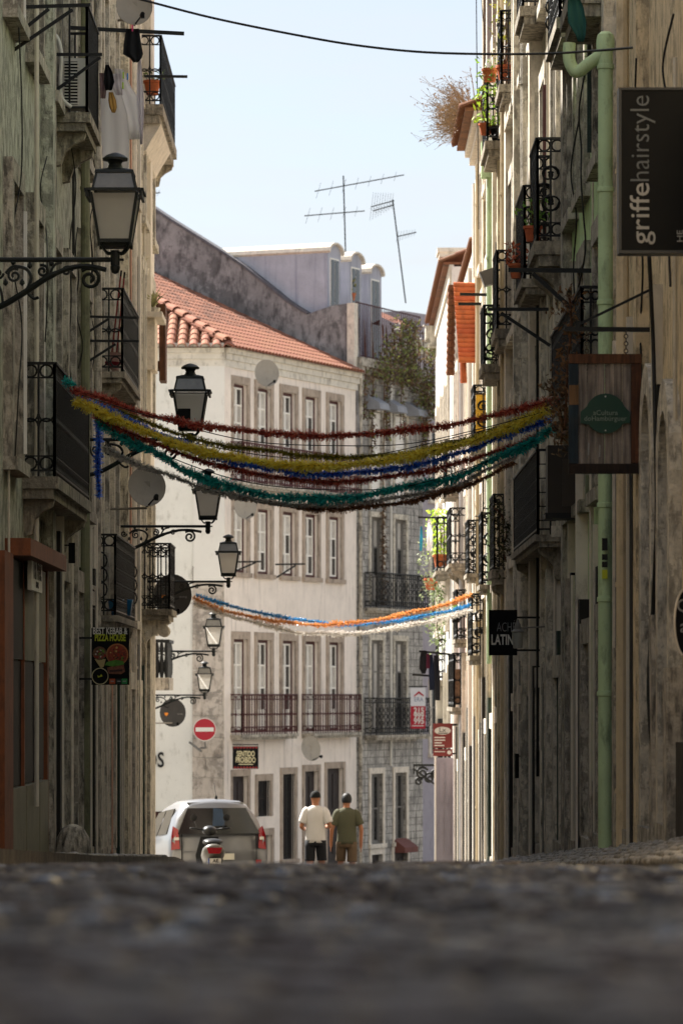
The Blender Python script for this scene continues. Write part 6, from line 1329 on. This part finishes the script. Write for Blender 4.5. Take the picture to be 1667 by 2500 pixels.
# ------------------------------------------------------------------ small wall details
LIGHTC = mat('pale_conduit', 'c8bfae', .55, .1, 6, .3, '6a6052', .05, gs=3)
rq = random.Random(77)
for fr, root, lst, zf in ((FL, A, (35.3, 37.6, 41.3, 42.5, 43.9, 45.6, 46.9), zleft), (FL, B, (48.9, 49.9, 51.2, 53.0, 54.9, 56.2, 57.4, 58.7, 59.3, 60.8, 62.2), zleft),
                          (FR, R1, (27.2, 28.9, 30.6, 32.3, 33.3), zright), (FR, R2, (35.9, 36.2, 38.1, 39.9), zright), (FR, R3, (41.9, 43.7, 44.9, 46.9, 48.9, 50.2, 52.4, 53.4), zright), (FR, R4, (54.9, 56.6, 57.8, 59.9, 61.0, 62.2), zright)):
    for a in lst:
        z0 = zf(a)+rq.choice((.1, .5, 1.2)); z1 = rq.choice((1.2, 3.5, 6.5, 8)) if a > 36 else rq.uniform(1.5, 5)
        m = MB(); r = rq.choice((.012, .018, .025)); o = .03+rq.uniform(0, .09); m.tube([fr.p(a, o, z0), fr.p(a+.01, o, (z0+z1)/2), fr.p(a, o, z1)], r, 6); obj('conduit', m, rq.choice((LIGHTC, LIGHTC, PLASTIC, STONEL)), root)
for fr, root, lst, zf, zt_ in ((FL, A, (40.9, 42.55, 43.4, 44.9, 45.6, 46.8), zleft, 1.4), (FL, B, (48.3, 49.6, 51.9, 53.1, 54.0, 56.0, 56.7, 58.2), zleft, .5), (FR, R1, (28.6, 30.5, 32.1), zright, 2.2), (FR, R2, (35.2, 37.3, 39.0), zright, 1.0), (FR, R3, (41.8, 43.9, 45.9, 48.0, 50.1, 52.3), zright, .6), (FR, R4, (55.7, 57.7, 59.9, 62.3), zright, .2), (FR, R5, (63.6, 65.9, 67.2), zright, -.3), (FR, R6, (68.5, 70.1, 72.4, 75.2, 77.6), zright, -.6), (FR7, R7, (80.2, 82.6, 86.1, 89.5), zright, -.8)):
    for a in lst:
        m = MB(); pr = rq.uniform(.06, .13); fr.box(m, a-.12, a+.12, -.01, pr, zf(a)-.1, zt_+rq.uniform(-.3, .4)); obj('shade_gap_strip', m, rq.choice((SHADEF, SHADEF, SHADEF, GREENW)), root)  # dark strip painted in place of a shaded gap
        m = MB(); fr.box(m, a+.121, a+.2, -.01, pr+.02, zf(a)-.1, zt_+rq.uniform(.4, 1.5)); obj('pale_edge_strip', m, rq.choice((STONEL, LIGHTC, WHITE2)), root)  # pale bright edge added beside the dark strip for contrast
def plaque(label, px0, py0, px1, py1, d, m_, wallx, nm='wall_plaque', cat='plaque'):
    t = thing(nm, label, cat, (wallx, d, (HY-py1)*d/F), 'small boards on the walls'); m = MB(); board(m, px0, py0, px1, py1, d, .03); obj('plaque_board', m, m_, t)
    a = P(px0, py0+6, d) if wallx < 0 else P(px1, py0+6, d); m = MB(); m.bar(Vector((wallx, d+.015, a.z)), Vector((a.x+(.03 if wallx < 0 else -.03), d+.015, a.z)), .015, .015); obj('plaque_arm', m, IRON, t)
plaque('black menu board on the orange shopfront', 46, 1640, 64, 1775, 37.5, BLACKP, XL); plaque('second black board hanging lower on the orange shopfront', 46, 1770, 70, 1850, 38.2, BLACKP, XL)
plaque('black blank board beside the foot of the green pipe', 1421, 1688, 1440, 1776, 37.5, BLACKP, XR); plaque('small black box sign before the soot stained doors', 1308, 1832, 1322, 1896, 45, BLACKP, XR); plaque('tiny dark plate by the black bar sign foot', 1256, 1840, 1266, 1900, 49, BLACKP, XR)
plaque('narrow dark board above the first doors of the sage house', 168, 1325, 184, 1375, 42, BLACKP, XL); plaque('white letter box on the cream corner house', 223, 1965, 240, 2030, 48, WHITEP, XL, 'letter_box', 'letter box')
t = thing('door_intercom', 'dark oval intercom with lit buttons beside the orange shopfront', 'intercom', P(98, 1525, 40.0)); m = MB(); m.prism([P(x, y, 40.0) for x, y in circ(99, 1500, 6, 16, sy=3.6)], Yv*.04); obj('casing', m, BLACKP, t)
for y in (1490, 1498, 1506, 1514): m = MB(); m.lathe([(.005,0),(.005,.006)], P(98, y, 39.995), 6, Xv, Zv, -Yv); obj('button', m, INKW, t)
m = MB(); c = Vector((XL+.28, 40.4, zleft(40.4))); m.loft([[(c.x+r*math.cos(a)*1.1+.02*math.sin(a*3+i), c.y+r*math.sin(a), c.z-.05+z) for a in [2*math.pi*k/12 for k in range(12)]] for i, (r, z) in enumerate(((.15,0),(.16,.12),(.14,.26),(.1,.36),(.03,.4)))]); obj('guard_stone', m, STONED, None, True, label='dark rounded guard stone at the foot of the sage house', cat='guard stone')

def climber(label, pts, d0, d1, n, size, cols, spread):
    """plant climbing along px points"""
    rr = random.Random(len(label)); path = smooth_path([P(x, y, d0+(d1-d0)*i/(len(pts)-1)) for i, (x, y) in enumerate(pts)], 8); t = thing('climbing_plant', label, 'plant', path[-1], 'climbing plants on balconies')
    m = MB(); m.tube(path, .012, 5); obj('stem', m, WOODB, t)
    m = MB(); L_ = [rr.choice(path)+Vector((rr.gauss(0, spread), rr.gauss(0, spread), rr.gauss(0, spread))) for _ in range(n)]; leaves(m, L_, size, rr); obj('foliage', m, leafmat('climb_'+cols[0], *cols), t)
climber('dark ivy trailing down the wall between the shop doors', [(205,1262),(196,1320),(192,1380),(198,1440),(204,1490)], 46.2, 46.2, 420, .035, ('1e1a18', '4a423c'), .06)
climber('dark tangled creeper filling the scrolled balcony above the bar sign', [(1205,1240),(1225,1260),(1236,1300),(1228,1340),(1240,1385)], 53.6, 53.4, 520, .03, ('1c1a14', '4a4a2c'), .09)
climber('withered brown creeper on the black balcony by the wooden sign', [(1388,720),(1394,790),(1385,880),(1382,960),(1378,1040)], 35.4, 35.4, 420, .03, ('4a3220', '8a6038'), .07)
climber('dry brown creeper hanging under the garland ends', [(1345,940),(1362,985),(1372,1040),(1368,1085)], 36.2, 36.2, 260, .03, ('4a3626', '8c7050'), .06)
climber('pale green creeper on the far balcony wall', [(1060,1420),(1072,1470),(1066,1530),(1076,1570)], 82, 82, 300, .05, ('5a6a40', '9aa878'), .12)

# open shutters standing out from the walls
for fr, root, a, pr, z0, z1, m_ in ((FL, A, 36.42, .12, 2.3, 4.6, WHITEW), (FL, A, 38.95, .1, 2.3, 4.6, WHITEW), (FL, A, 36.42, .11, 6.4, 8.8, WHITEW), (FL, A, 41.45, .1, 6.45, 8.7, GREYW), (FL, B, 54.75, .1, 4.3, 6.3, WHITEW), (FL, B, 56.95, .1, 4.3, 6.3, GREYW),
                                  (FR, R3, 43.95, .1, 5.1, 7.0, REDW), (FR, R3, 47.25, .12, 5.1, 7.0, WHITEW), (FR, R3, 49.75, .1, 2.0, 3.9, WHITEW), (FR, R4, 57.5, .1, 5.0, 6.8, GREYW), (FR, R4, 59.75, .12, 8.3, 9.9, WHITEW), (FR, R2, 36.0, .1, 5.1, 6.9, GREENW), (FR, R1, 27.2, .1, 5.6, 7.4, DARKW)):
    m = MB(); fr.box(m, a, a+.03, .0, pr, z0, z1); sh_ = obj('open_shutter', m, m_, root); m = MB()
    n_ = int((z1-z0)/.11)
    for k in range(n_): fr.box(m, a-.008, a, .02, pr-.02, z0+.04+k*.11, z0+.1+k*.11)
    obj('louvres', m, m_, sh_)
# lilac door leaf standing open at the far right, with its panels
d = 78.2; m = MB(); m.box((1064-CX)*d/F, d, zright(d)-.1, (1106-CX)*d/F, d+.05, (HY-1850)*d/F); dl_ = obj('open_door_leaf', m, LILAC, R6)
for x0, x1, y0, y1 in ((1072,1082,1862,1960),(1088,1099,1862,1960),(1072,1082,1972,2085),(1088,1099,1972,2085)): m = MB(); board(m, x0, y0, x1, y1, d-.015, .015); obj('door_panel', m, LILAC, dl_)
m = MB(); board(m, 1060, 1846, 1064, 2110, d-.01, .07); obj('door_edge', m, WHITEW, dl_)
t = thing('scroll_bracket', 'black wrought iron scroll bracket over the far shop fronts', 'bracket', P(1080, 1925, 86)); d = 86; m = MB()
for x, y, r_, tn in ((1030,1888,16,1.6),(1048,1900,14,1.4),(1022,1908,10,1.3),(1062,1890,12,1.5)): m.tube(spiral(P(x, y, d), r_*d/F, tn, 1, .5), .028, 5)
m.bar(P(1008,1868,d), Vector((2.28, d, (HY-1868)*d/F)), .05, .05); m.bar(P(1008,1876,d), P(1075,1925,d), .04, .04); m.bar(P(1010,1868,d), P(1010,1890,d), .03, .03); obj('ironwork', m, IRON, t)

PLINTHD = mat('dark_plinth_stone', '4a443c', .9, .35, 9, .85, '12100e', .7, 40, gs=3)  # darker stone for the low blocks along the wall feet
for fr, root, a0, a1, zf, gaps in ((FL, A, 40.6, 47.4, zleft, ((41.9, 1.5), (44.2, 1.45), (46.3, 1.45))), (FL, B, 47.6, 58.4, zleft, ((48.6, 1.4), (50.6, 1.45), (52.8, 1.45), (55.2, 1.5), (57.2, 1.4))),
                                   (FR, R1, 26, 33.7, zright, ((27.7, 1.3), (29.3, 1.3), (31.2, 1.35), (32.9, 1.3))), (FR, R2, 33.9, 40.3, zright, ((34.6, 1.4), (36.6, 1.4), (38.6, 1.4))), (FR, R3, 40.5, 53.9, zright, ((41.3, 1.45), (43.2, 1.45), (45.2, 1.5), (47.3, 1.45), (49.5, 1.45), (51.8, 1.45)))):
    a = a0
    for c, w_ in list(gaps)+[(a1+.01, .02)]:
        e = c-w_/2
        if e-a > .1:
            n_ = max(1, int((e-a)/.55))
            for k in range(n_):
                x0 = a+(e-a)*k/n_; x1 = a+(e-a)*(k+1)/n_; m = MB(); fr.box(m, x0+.005, x1-.005, -.01, .035+rq.uniform(0, .05), zf(x1)-.2, zf(x0)+.75+rq.uniform(-.15, .2)); obj('plinth_stone', m, rq.choice((PLINTHD, PLINTHD, STONED)), root)
        a = c+w_/2
bpy.context.view_layer.update()
